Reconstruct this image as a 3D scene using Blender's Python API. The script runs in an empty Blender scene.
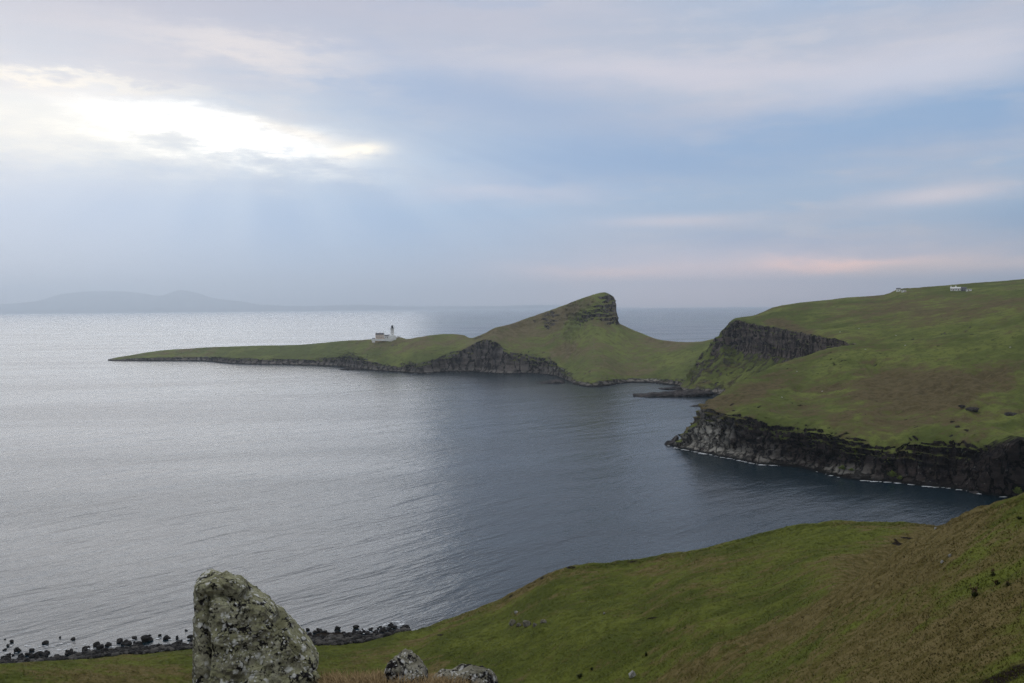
import bpy, bmesh, math, random
import numpy as np
from mathutils import Vector, Matrix
from mathutils.bvhtree import BVHTree

random.seed(7)
RNG = np.random.default_rng(11)
R = math.radians
scene = bpy.context.scene
COL = scene.collection

# ------------------------------------------------------------------ camera
EYE = 100.0                     # metres above the sea
FPX = 950.0                     # focal length in pixels of the 1024 wide frame
PITCH, ROLL = 2.06, -0.48
cam_d = bpy.data.cameras.new("camera")
cam_d.sensor_width = 36.0
cam_d.lens = 36.0 * FPX / 1024.0
cam_d.clip_start = 0.2
cam_d.clip_end = 200000.0
cam = bpy.data.objects.new("camera", cam_d)
COL.objects.link(cam)
cam.matrix_world = (Matrix.Translation((0, 0, EYE)) @ Matrix.Rotation(R(90 - PITCH), 4, 'X')
                    @ Matrix.Rotation(R(ROLL), 4, 'Z'))
scene.camera = cam
CAMR = cam.matrix_world.to_3x3()
CAMRN = np.array(CAMR)

# ------------------------------------------------------------------ view
scene.view_settings.view_transform = 'Standard'
scene.view_settings.look = 'None'
scene.view_settings.exposure = 0.54
scene.view_settings.gamma = 1.0
scene.view_settings.use_curve_mapping = False
scene.cycles.use_denoising = True
scene.cycles.denoising_prefilter = 'NONE'
scene.cycles.max_bounces = 5
scene.cycles.diffuse_bounces = 2
scene.cycles.glossy_bounces = 3
scene.cycles.volume_bounces = 2
scene.cycles.sample_clamp_indirect = 4.0

# ------------------------------------------------------------------ sun
SUN_AZ, SUN_EL = -29.0, 12.0    # degrees; azimuth from +Y towards +X
sd = bpy.data.lights.new("sun", 'SUN')
sd.energy = 0.5
sd.angle = R(48)
sd.color = (1.0, 0.97, 0.94)
sun = bpy.data.objects.new("sun", sd)
COL.objects.link(sun)
sdir = Vector((math.sin(R(SUN_AZ)) * math.cos(R(SUN_EL)), math.cos(R(SUN_AZ)) * math.cos(R(SUN_EL)), math.sin(R(SUN_EL))))
sun.rotation_euler = sdir.to_track_quat('Z', 'Y').to_euler()
sun.location = (0, 0, 500)


# ------------------------------------------------------------------ node helper
class NT:
    def __init__(self, tree):
        self.t = tree
        tree.nodes.clear()

    def node(self, kind, **kw):
        n = self.t.nodes.new(kind)
        for k, v in kw.items():
            setattr(n, k, v)
        return n

    def put(self, sock, v):
        if isinstance(v, bpy.types.NodeSocket):
            self.t.links.new(v, sock)
        elif isinstance(v, (tuple, list)):
            sock.default_value = tuple(v) + ((1.0,) if len(v) == 3 and len(sock.default_value) == 4 else ())
        else:
            sock.default_value = v

    def m(self, op, a, b=0.0, c=0.0, clamp=False):
        n = self.node('ShaderNodeMath', operation=op, use_clamp=clamp)
        self.put(n.inputs[0], a)
        self.put(n.inputs[1], b)
        self.put(n.inputs[2], c)
        return n.outputs[0]

    def mix(self, f, a, b, blend='MIX'):
        n = self.node('ShaderNodeMix', data_type='RGBA', blend_type=blend)
        self.put(n.inputs[0], f)
        self.put(n.inputs[6], a)
        self.put(n.inputs[7], b)
        return n.outputs[2]

    def step(self, v, a, b, lo=0.0, hi=1.0):
        n = self.node('ShaderNodeMapRange', interpolation_type='SMOOTHSTEP')
        self.put(n.inputs[0], v)
        for i, x in enumerate((a, b, lo, hi)):
            self.put(n.inputs[1 + i], x)
        return n.outputs[0]

    def noise(self, vec, scale, detail=4.0, rough=0.55, dist=0.0):
        n = self.node('ShaderNodeTexNoise')
        self.put(n.inputs['Vector'], vec)
        n.inputs['Scale'].default_value = scale
        n.inputs['Detail'].default_value = detail
        n.inputs['Roughness'].default_value = rough
        n.inputs['Distortion'].default_value = dist
        return n.outputs[0]

    def vor(self, vec, scale, feature='F1'):
        n = self.node('ShaderNodeTexVoronoi', feature=feature)
        self.put(n.inputs['Vector'], vec)
        n.inputs['Scale'].default_value = scale
        return n.outputs[0]

    def scale_vec(self, vec, s, rot=(0, 0, 0)):
        n = self.node('ShaderNodeMapping')
        self.put(n.inputs[0], vec)
        n.inputs['Rotation'].default_value = rot
        n.inputs['Scale'].default_value = s
        return n.outputs[0]

    def comb(self, x, y, z):
        n = self.node('ShaderNodeCombineXYZ')
        for i, v in enumerate((x, y, z)):
            self.put(n.inputs[i], v)
        return n.outputs[0]

    def attr(self, name):
        return self.node('ShaderNodeAttribute', attribute_name=name).outputs['Fac']

    def bump(self, h, strength, dist, normal=None):
        n = self.node('ShaderNodeBump')
        n.inputs['Strength'].default_value = strength
        n.inputs['Distance'].default_value = dist
        self.put(n.inputs['Height'], h)
        if normal is not None:
            self.put(n.inputs['Normal'], normal)
        return n.outputs[0]

    def pos(self):
        return self.node('ShaderNodeNewGeometry').outputs['Position']

    def sep(self, v):
        n = self.node('ShaderNodeSeparateXYZ')
        self.put(n.inputs[0], v)
        return n.outputs

    def principled(self, color, rough, normal=None, ior=1.45, spec=0.3):
        b = self.node('ShaderNodeBsdfPrincipled')
        self.put(b.inputs['Base Color'], color)
        self.put(b.inputs['Roughness'], rough)
        b.inputs['IOR'].default_value = ior
        b.inputs['Specular IOR Level'].default_value = spec
        if normal is not None:
            self.put(b.inputs['Normal'], normal)
        o = self.node('ShaderNodeOutputMaterial')
        self.t.links.new(b.outputs[0], o.inputs[0])
        return b


def new_mat(name):
    mt = bpy.data.materials.new(name)
    mt.use_nodes = True
    return mt, NT(mt.node_tree)


# ------------------------------------------------------------------ world: evening sky, thick broken cloud
def build_world():
    w = bpy.data.worlds.new("World")
    scene.world = w
    w.use_nodes = True
    n = NT(w.node_tree)
    tc = n.node('ShaderNodeTexCoord').outputs['Generated']
    x, y, z = n.sep(tc)
    az = n.m('MULTIPLY', n.m('ARCTAN2', x, y), 57.2958)
    el = n.m('MULTIPLY', n.m('ARCSINE', z), 57.2958)
    # soft warp so every cloud bank has a torn edge; clouds lie in flat layers, so noise is stretched along azimuth
    lay = n.comb(n.m('MULTIPLY', az, 0.055), n.m('MULTIPLY', el, 0.24), 3.1)
    w1 = n.m('SUBTRACT', n.noise(lay, 1.0, 4, 0.55), 0.5)
    w2 = n.m('SUBTRACT', n.noise(n.comb(n.m('MULTIPLY', az, 0.06), n.m('MULTIPLY', el, 0.22), 9.7), 1.4, 5, 0.6), 0.5)
    w3 = n.noise(n.comb(n.m('MULTIPLY', az, 0.045), n.m('MULTIPLY', el, 0.3), 21.0), 1.6, 6, 0.6)
    w4 = n.noise(n.comb(n.m('MULTIPLY', az, 0.11), n.m('MULTIPLY', el, 0.5), 33.0), 1.5, 6, 0.62)
    azw = n.m('ADD', az, n.m('MULTIPLY', w1, 9.0))
    elw = n.m('ADD', el, n.m('MULTIPLY', w2, 3.4))

    w5 = n.noise(n.comb(n.m('MULTIPLY', az, 0.3), n.m('MULTIPLY', el, 1.1), 41.0), 1.3, 5, 0.62)
    azf = n.m('ADD', az, n.m('MULTIPLY', n.m('SUBTRACT', w4, 0.5), 7.0))
    elf = n.m('ADD', el, n.m('ADD', n.m('MULTIPLY', n.m('SUBTRACT', w5, 0.5), 2.6), n.m('MULTIPLY', n.m('SUBTRACT', w4, 0.5), 2.0)))

    def blob(a0, e0, sa, se, rot=0.0, warp=True, e_up=None):
        A = n.m('SUBTRACT', azf if warp == 2 else (azw if warp else az), a0)
        E = n.m('SUBTRACT', elf if warp == 2 else (elw if warp else el), e0)
        c, s = math.cos(R(rot)), math.sin(R(rot))
        u = n.m('ADD', n.m('MULTIPLY', A, c), n.m('MULTIPLY', E, s))
        v = n.m('SUBTRACT', n.m('MULTIPLY', E, c), n.m('MULTIPLY', A, s))
        if e_up is not None:      # a harder edge above than below
            up = n.m('GREATER_THAN', v, 0.0)
            se_n = n.m('ADD', n.m('MULTIPLY', up, 1.0 / e_up - 1.0 / se), 1.0 / se)
            vv = n.m('MULTIPLY', v, se_n)
        else:
            vv = n.m('DIVIDE', v, se)
        uu = n.m('DIVIDE', u, sa)
        r2 = n.m('ADD', n.m('MULTIPLY', uu, uu), n.m('MULTIPLY', vv, vv))
        return n.m('EXPONENT', n.m('MULTIPLY', r2, -1.0))

    # base: slate blue low down, lavender grey higher
    f = n.step(el, 4.0, 17.0)
    base = n.mix(f, (0.26, 0.365, 0.51), (0.345, 0.375, 0.455))
    base = n.mix(n.step(el, 20.0, 55.0), base, (0.84, 0.85, 0.87))  # overhead sky raised out of view to light the land
    # layered texture
    base = n.mix(n.step(w3, 0.38, 0.66, 0.0, 0.75), base, (0.42, 0.41, 0.465))
    base = n.mix(n.step(w1, 0.0, 0.2, 0.0, 0.8), base, (0.165, 0.285, 0.47))
    base = n.mix(n.step(w4, 0.47, 0.68, 0.0, 0.7), base, (0.47, 0.455, 0.49))

    def layer(col, fac, gain, c):
        return n.mix(n.m('MULTIPLY', fac, gain, clamp=True), col, c)
    # pale wisps at the upper right, streaks at mid height on the right
    base = layer(base, blob(11, 13.6, 12, 1.0, -2), 0.85, (0.52, 0.485, 0.53))
    base = layer(base, blob(23, 12.6, 8, 1.5, 4), 0.75, (0.50, 0.50, 0.57))
    base = layer(base, blob(20, 17.5, 10, 1.5, 4), 0.7, (0.24, 0.335, 0.48))
    base = layer(base, blob(3, 8.8, 16, 1.9, 0), 0.95, (0.135, 0.255, 0.46))
    base = layer(base, blob(24, 9.6, 12, 1.5, 3), 0.8, (0.165, 0.29, 0.48))
    base = layer(base, blob(9, 5.0, 4.5, 0.36, 0, False), 0.8, (0.72, 0.58, 0.55))
    base = layer(base, blob(-0.5, 6.6, 5, 0.6, 0), 0.75, (0.58, 0.49, 0.52))
    base = layer(base, blob(24, 5.9, 3.2, 0.5, 3, False), 0.85, (0.66, 0.57, 0.58))
    base = layer(base, blob(28, 4.5, 3, 0.9, 0), 0.8, (0.13, 0.27, 0.46))
    # warm band under the cloud base along the right horizon
    base = layer(base, blob(12, 0.9, 15, 1.9, 0, False), 0.95, (1.9, 1.2, 0.98))
    base = layer(base, blob(5.5, 2.1, 4.5, 0.42, 0), 0.85, (2.1, 1.15, 0.72))
    base = layer(base, blob(19.5, 2.0, 3.6, 0.45, 0), 1.0, (2.7, 1.35, 0.75))
    base = layer(base, blob(24, 1.7, 7, 0.6, 2), 0.9, (1.35, 0.88, 0.62))
    # blue murk low on the left
    base = layer(base, blob(-20, 3.0, 18, 3.0, 0, False), 0.85, (0.21, 0.37, 0.58))
    # heavy lid of cloud at the very top left and centre
    base = layer(base, blob(-18, 18.5, 16, 2.4, -2), 0.8, (0.31, 0.32, 0.41))
    base = layer(base, blob(-1.5, 12.0, 8, 2.0, -8), 0.9, (0.215, 0.295, 0.45))
    # the rent in the clouds where the sun sits: bright, ragged above, fading into shafts below
    glow = blob(-22, 9.4, 17, 3.2, -4, True)
    rag = n.m('ADD', 0.24, n.m('ADD', n.m('MULTIPLY', n.step(w4, 0.3, 0.62), 0.40), n.m('MULTIPLY', n.step(w5, 0.36, 0.6), 0.28)))
    base = layer(base, glow, 0.5, (0.50, 0.55, 0.60))
    base = layer(base, blob(-20, 3.2, 20, 3.4, 0, False), 0.85, (0.165, 0.33, 0.57))
    brk = blob(-24, 9.7, 14.0, 2.0, -1.5, 2, 1.5)
    brk2 = blob(-17.0, 9.9, 8.0, 1.5, -7, 2, 1.0)
    brk3 = blob(-9.0, 9.25, 1.5, 0.42, 6, False)
    
    base = layer(base, blob(-26, 12.4, 8, 0.4, -2, 2), 0.7, (0.78, 0.72, 0.62))
    base = layer(base, blob(-28, 9.9, 8, 1.6, -1, 2), 0.7, (0.62, 0.635, 0.63))
    base = layer(base, n.m('MULTIPLY', brk, rag), 0.95, (0.64, 0.64, 0.605))
    base = layer(base, n.m('MULTIPLY', brk2, rag), 0.95, (0.98, 0.94, 0.84))
    base = layer(base, blob(-12.5, 10.2, 3.2, 0.35, -14, False), 0.5, (0.80, 0.68, 0.54))
    base = layer(base, n.m('MULTIPLY', brk3, n.step(w5, 0.3, 0.55, 0.4, 1.0)), 0.95, (1.25, 1.08, 0.80))
    hot = blob(-17.0, 10.0, 4.6, 0.75, -9, 2)
    base = layer(base, n.m('MULTIPLY', hot, rag), 1.1, (2.1, 2.0, 1.8))
    base = layer(base, n.m('MULTIPLY', blob(-24, 17.2, 20, 2.2, -1, False), n.step(w4, 0.3, 0.6, 0.55, 1.0)), 0.9, (0.31, 0.32, 0.40))
    base = layer(base, blob(-15, 14.6, 6.5, 0.7, -5, 2), 0.8, (0.58, 0.53, 0.52))
    base = layer(base, blob(-20, 4.9, 24, 2.5, 0, False), 0.8, (0.17, 0.32, 0.56))
    # slanting shafts of light and shade under the rent
    fan = n.m('DIVIDE', n.m('ADD', az, 15.0), n.m('SUBTRACT', 13.5, n.m('MINIMUM', el, 12.0)))
    shaft = n.noise(n.comb(n.m('MULTIPLY', fan, 1.1), 0.0, 4.4), 1.6, 2, 0.5)
    under = n.m('MULTIPLY', blob(-13, 6.2, 15, 3.4, 0, False), n.step(shaft, 0.35, 0.65))
    base = layer(base, under, 0.34, (0.46, 0.56, 0.68))
    # unseen sky behind the viewer, brightened to light the faces turned to it
    back = n.step(n.m('ABSOLUTE', az), 55.0, 130.0)
    base = n.mix(n.m('MULTIPLY', back, 0.6), base, (0.42, 0.44, 0.48))
    below = n.step(el, -2.0, -12.0)
    base = n.mix(below, base, (0.06, 0.075, 0.09))

    sky = n.node('ShaderNodeTexSky', sky_type='NISHITA')
    sky.sun_disc = False
    sky.sun_elevation = R(SUN_EL)
    sky.sun_rotation = R(SUN_AZ)
    bg1 = n.node('ShaderNodeBackground')
    n.put(bg1.inputs[0], sky.outputs[0])
    bg1.inputs[1].default_value = 0.08
    bg2 = n.node('ShaderNodeBackground')
    n.put(bg2.inputs[0], base)
    bg2.inputs[1].default_value = 1.0
    mx = n.node('ShaderNodeMixShader')
    mx.inputs[0].default_value = 0.93       # cloud cover
    n.t.links.new(bg1.outputs[0], mx.inputs[1])
    n.t.links.new(bg2.outputs[0], mx.inputs[2])
    o = n.node('ShaderNodeOutputWorld')
    n.t.links.new(mx.outputs[0], o.inputs[0])


build_world()


# ------------------------------------------------------------------ rays and points
def ray(px, py):
    d = np.array([(px - 512.0) / FPX, -(py - 341.5) / FPX, -1.0])
    return CAMRN @ d


def at(px, py, D):
    """point on the line of sight through a pixel, D metres away over the ground"""
    d = ray(px, py)
    return np.array([0, 0, EYE]) + d * (D / math.hypot(d[0], d[1]))


def azdir(px):
    d = ray(px, 341.5)
    h = math.hypot(d[0], d[1])
    return np.array([d[0] / h, d[1] / h, 0])


def dwater(px, py):
    d = ray(px, py)
    return math.hypot(d[0], d[1]) * (EYE / -d[2])


def project(P):
    q = (P - np.array([0, 0, EYE])) @ CAMRN
    return 512 + FPX * q[..., 0] / -q[..., 2], 341.5 - FPX * q[..., 1] / -q[..., 2]


# ------------------------------------------------------------------ noise
_G = RNG.normal(size=(4096, 3))
_G /= np.linalg.norm(_G, axis=1)[:, None]


def perlin(P):
    P = np.asarray(P, float)
    i = np.floor(P).astype(np.int64)
    f = P - i
    u = f * f * f * (f * (f * 6 - 15) + 10)
    out = np.zeros(P.shape[:-1])
    for dx in (0, 1):
        for dy in (0, 1):
            for dz in (0, 1):
                h = ((i[..., 0] + dx) * 73856093 ^ (i[..., 1] + dy) * 19349663 ^ (i[..., 2] + dz) * 83492791) & 4095
                g = _G[h]
                dot = g[..., 0] * (f[..., 0] - dx) + g[..., 1] * (f[..., 1] - dy) + g[..., 2] * (f[..., 2] - dz)
                w = ((u[..., 0] if dx else 1 - u[..., 0]) * (u[..., 1] if dy else 1 - u[..., 1])
                     * (u[..., 2] if dz else 1 - u[..., 2]))
                out += w * dot
    return out * 1.6


def fbm(P, s, oct=4, gain=0.5, off=0.0):
    P = np.asarray(P, float) * s + off
    a, t, out = 1.0, 0.0, 0.0
    for k in range(oct):
        out = out + a * perlin(P)
        t += a
        a *= gain
        P = P * 2.03 + 17.3
    return out / t


def ridged(P, s, oct=4, off=0.0):
    P = np.asarray(P, float) * s + off
    a, t, out = 1.0, 0.0, 0.0
    for k in range(oct):
        out = out + a * (1 - np.abs(perlin(P)) * 2)
        t += a
        a *= 0.5
        P = P * 2.03 + 9.1
    return out / t


def sstep(x, a, b):
    t = np.clip((x - a) / (b - a), 0, 1)
    return t * t * (3 - 2 * t)


def pchip(x, Y, xs):
    x = np.asarray(x, float)
    Y = np.asarray(Y, float)
    h = np.diff(x)
    sh = (-1,) + (1,) * (Y.ndim - 1)
    d = np.diff(Y, axis=0) / h.reshape(sh)
    m = np.zeros_like(Y)
    m[0], m[-1] = d[0], d[-1]
    if len(x) > 2:
        w1 = (2 * h[1:] + h[:-1]).reshape(sh)
        w2 = (h[1:] + 2 * h[:-1]).reshape(sh)
        same = d[:-1] * d[1:] > 0
        with np.errstate(divide='ignore', invalid='ignore'):
            mm = (w1 + w2) / (w1 / d[:-1] + w2 / d[1:])
        m[1:-1] = np.where(same, mm, 0)
    k = np.clip(np.searchsorted(x, xs, side='right') - 1, 0, len(x) - 2)
    t = ((xs - x[k]) / h[k]).reshape(sh)
    H = h[k].reshape(sh)
    return ((2 * t**3 - 3 * t**2 + 1) * Y[k] + (t**3 - 2 * t**2 + t) * H * m[k]
            + (-2 * t**3 + 3 * t**2) * Y[k + 1] + (t**3 - t**2) * H * m[k + 1])


# ------------------------------------------------------------------ mesh helpers
def mesh_from(name, V, F, mat, smooth=True, parent=None):
    me = bpy.data.meshes.new(name)
    V = np.asarray(V, np.float32).reshape(-1, 3)
    F = np.asarray(F, np.int32)
    me.vertices.add(len(V))
    me.vertices.foreach_set("co", V.ravel())
    k = F.shape[1]
    me.loops.add(F.size)
    me.loops.foreach_set("vertex_index", F.ravel())
    me.polygons.add(len(F))
    me.polygons.foreach_set("loop_start", np.arange(0, F.size, k, dtype=np.int32))
    me.polygons.foreach_set("loop_total", np.full(len(F), k, np.int32))
    me.update(calc_edges=True)
    me.validate()
    if smooth:
        me.polygons.foreach_set("use_smooth", np.ones(len(me.polygons), bool))
    if mat:
        me.materials.append(mat)
    o = bpy.data.objects.new(name, me)
    COL.objects.link(o)
    if parent:
        o.parent = parent
    return o


def set_attr(o, name, vals):
    a = o.data.attributes.new(name, 'FLOAT', 'POINT')
    a.data.foreach_set("value", np.asarray(vals, np.float32).ravel())


def grid_faces(n, m):
    i = np.arange(n - 1)[:, None] * m + np.arange(m - 1)[None, :]
    i = i.ravel()
    return np.stack([i, i + m, i + m + 1, i + 1], 1)


def grid_normals(P):
    a = np.gradient(P, axis=0)
    b = np.gradient(P, axis=1)
    nrm = np.cross(a, b)
    nrm /= np.linalg.norm(nrm, axis=-1)[..., None] + 1e-9
    flip = np.where(nrm[..., 2:3] < 0, -1.0, 1.0)
    return nrm * flip


def bmobj(name, bm, mat, parent=None, smooth=False):
    me = bpy.data.meshes.new(name)
    bmesh.ops.recalc_face_normals(bm, faces=bm.faces)
    bm.to_mesh(me)
    bm.free()
    if smooth:
        for p in me.polygons:
            p.use_smooth = True
    if mat:
        me.materials.append(mat)
    o = bpy.data.objects.new(name, me)
    COL.objects.link(o)
    if parent:
        o.parent = parent
    return o


def tag(o, label, cat, group=None):
    o["label"] = label
    o["category"] = cat
    if group:
        o["group"] = group
    return o


def kind(o, k):
    o["kind"] = k
    return o


def empty(name, loc, rz=0.0):
    o = bpy.data.objects.new(name, None)
    o.empty_display_size = 0.5
    COL.objects.link(o)
    o.location = loc
    o.rotation_euler = (0, 0, rz)
    return o


# ------------------------------------------------------------------ ground material
def ground_material(name, s, bump_d, greens, browns, rock_lo, rock_hi, tide=True, dark_amt=0.55):
    """grass and rock of one stretch of land; s scales the grain to how far the land runs"""
    mt, n = new_mat(name)
    p = n.pos()
    z = n.sep(p)[2]
    big = n.noise(p, 0.016 / s, 3, 0.5)
    mid = n.noise(p, 0.07 / s, 4, 0.6)
    fine = n.noise(p, 0.42 / s, 5, 0.65)
    tiny = n.noise(p, 2.1 / s, 4, 0.7)
    dry = n.attr("dry")
    # green sward, darker rush patches
    g = n.mix(n.step(n.m('ADD', n.m('MULTIPLY', mid, 0.6), n.m('MULTIPLY', big, 0.4)), 0.40, 0.60), greens[0], greens[1])
    g = n.mix(n.step(fine, 0.45, 0.68, 0.0, 0.75), g, greens[2])
    # dead grass and heather
    b = n.mix(n.step(fine, 0.35, 0.65), browns[0], browns[1])
    dm = n.m('ADD', dry, n.m('MULTIPLY', n.m('SUBTRACT', n.m('ADD', n.m('MULTIPLY', big, 0.7), n.m('MULTIPLY', n.noise(n.scale_vec(p, (0.6, 1, 1)), 0.12 / s, 6, 0.68), 0.7)), 0.66), 5.0))
    dm = n.m('ADD', dm, n.m('MULTIPLY', n.m('SUBTRACT', fine, 0.5), 1.4))
    dm = n.m('ADD', dm, n.m('MULTIPLY', n.m('SUBTRACT', tiny, 0.5), 0.6))
    g = n.mix(n.step(dm, 0.05, 0.95, 0.0, 0.92), g, b)
    g = n.mix(n.step(tiny, 0.5, 0.78, 0.0, 0.5), g, browns[2])
    g = n.mix(n.step(n.noise(p, 0.9 / s, 3, 0.6), 0.60, 0.74, 0.0, dark_amt), g, (0.022, 0.024, 0.008))
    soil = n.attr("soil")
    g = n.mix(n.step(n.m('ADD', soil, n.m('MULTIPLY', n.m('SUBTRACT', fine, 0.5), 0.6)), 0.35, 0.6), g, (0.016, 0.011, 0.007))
    # rock: jointed, stained, lichened
    vp = n.scale_vec(p, (1, 1, 0.18))
    hp = n.scale_vec(p, (0.16, 0.16, 1))
    j = n.noise(vp, 0.35 / s, 5, 0.65)
    st = n.noise(hp, 0.5 / s, 5, 0.6)
    rf = n.noise(p, 0.28 / s, 6, 0.7)
    r = n.mix(n.step(n.m('ADD', n.m('MULTIPLY', j, 0.5), n.m('MULTIPLY', st, 0.5)), 0.38, 0.66), rock_lo, rock_hi)
    jw = n.node('ShaderNodeVectorMath', operation='ADD')
    n.put(jw.inputs[0], n.scale_vec(p, (1, 1, 0.3)))
    n.put(jw.inputs[1], n.comb(n.m('MULTIPLY', rf, 6.0 * s), n.m('MULTIPLY', j, 6.0 * s), n.m('MULTIPLY', st, 3.0 * s)))
    ve = n.vor(jw.outputs[0], 0.30 / s, 'DISTANCE_TO_EDGE')
    vc = n.vor(jw.outputs[0], 0.30 / s, 'F1')
    r = n.mix(n.step(vc, 0.15, 0.75, 0.0, 0.5), r, rock_hi)
    r = n.mix(n.step(ve, 0.11, 0.02, 0.0, 0.9), r, tuple(0.3 * x for x in rock_lo))
    r = n.mix(n.step(rf, 0.5, 0.72, 0.0, 0.6), r, rock_lo)
    r = n.mix(n.step(n.noise(p, 0.6 / s, 3, 0.6), 0.63, 0.72, 0.0, 0.5), r, (0.20, 0.19, 0.165))
    pl = n.attr("pale")
    r = n.mix(n.m('MULTIPLY', pl, n.m('MULTIPLY', n.step(n.m('ADD', rf, n.m('MULTIPLY', st, 0.4)), 0.58, 0.70), n.step(ve, 0.03, 0.14, 0.25, 1.0)), clamp=True), r, n.mix(rf, (0.22, 0.20, 0.165), (0.42, 0.40, 0.34)))
    # grass ledges on rock
    rk = n.attr("rock")
    rm = n.m('ADD', rk, n.m('MULTIPLY', n.m('SUBTRACT', n.m('ADD', n.m('MULTIPLY', rf, 0.6), n.m('MULTIPLY', fine, 0.4)), 0.5), 1.3))
    rm = n.step(rm, 0.4, 0.62)
    if tide:
        zz = n.m('ADD', z, n.m('MULTIPLY', n.m('SUBTRACT', fine, 0.5), 3.0))
        r = n.mix(n.step(zz, 2.2, 0.6), r, (0.012, 0.011, 0.010))
        rm = n.m('MAXIMUM', rm, n.step(zz, 3.6, 2.0))
    c = n.mix(rm, g, r)
    h = n.m('ADD', n.m('MULTIPLY', fine, 1.0), n.m('MULTIPLY', tiny, 0.45))
    hr = n.m('ADD', n.m('ADD', n.m('MULTIPLY', rf, 1.5), n.step(ve, 0.0, 0.14)), n.m('ADD', n.m('MULTIPLY', j, 1.6), n.m('MULTIPLY', st, 1.2)))
    hm = n.node('ShaderNodeMix', data_type='FLOAT')
    n.put(hm.inputs[0], rm)
    n.put(hm.inputs[2], h)
    n.put(hm.inputs[3], hr)
    nb = n.bump(hm.outputs[0], 0.9, bump_d)
    n.principled(c, 0.95, nb, spec=0.04)
    return mt


G_NEAR = [(0.066, 0.080, 0.013), (0.118, 0.134, 0.023), (0.046, 0.053, 0.011)]
B_NEAR = [(0.084, 0.064, 0.020), (0.160, 0.122, 0.050), (0.106, 0.094, 0.024)]
G_FAR = [(0.086, 0.106, 0.026), (0.160, 0.184, 0.046), (0.064, 0.070, 0.022)]
B_FAR = [(0.080, 0.060, 0.030), (0.138, 0.104, 0.055), (0.130, 0.114, 0.044)]
M_HILL = ground_material("hillside_turf", 1.0, 0.35, G_NEAR, B_NEAR, (0.02, 0.018, 0.016), (0.12, 0.11, 0.10), tide=False, dark_amt=0.3)
M_BLUFF = ground_material("bluff_turf_and_rock", 2.0, 1.5, G_FAR, B_FAR, (0.004, 0.0036, 0.004), (0.060, 0.046, 0.040))
M_MOOR = ground_material("moor_turf_and_rock", 3.0, 2.0, G_FAR, B_FAR, (0.028, 0.023, 0.023), (0.175, 0.142, 0.122))
M_PENIN = ground_material("peninsula_turf_and_rock", 4.0, 2.5, [(0.108, 0.130, 0.040), (0.178, 0.202, 0.058), (0.084, 0.090, 0.036)],
                          [(0.115, 0.092, 0.052), (0.19, 0.15, 0.085), (0.17, 0.155, 0.07)], (0.036, 0.031, 0.028), (0.20, 0.172, 0.148))


# ------------------------------------------------------------------ loft a stretch of land from profiles
LAND = []
GRIDS = {}


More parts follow.
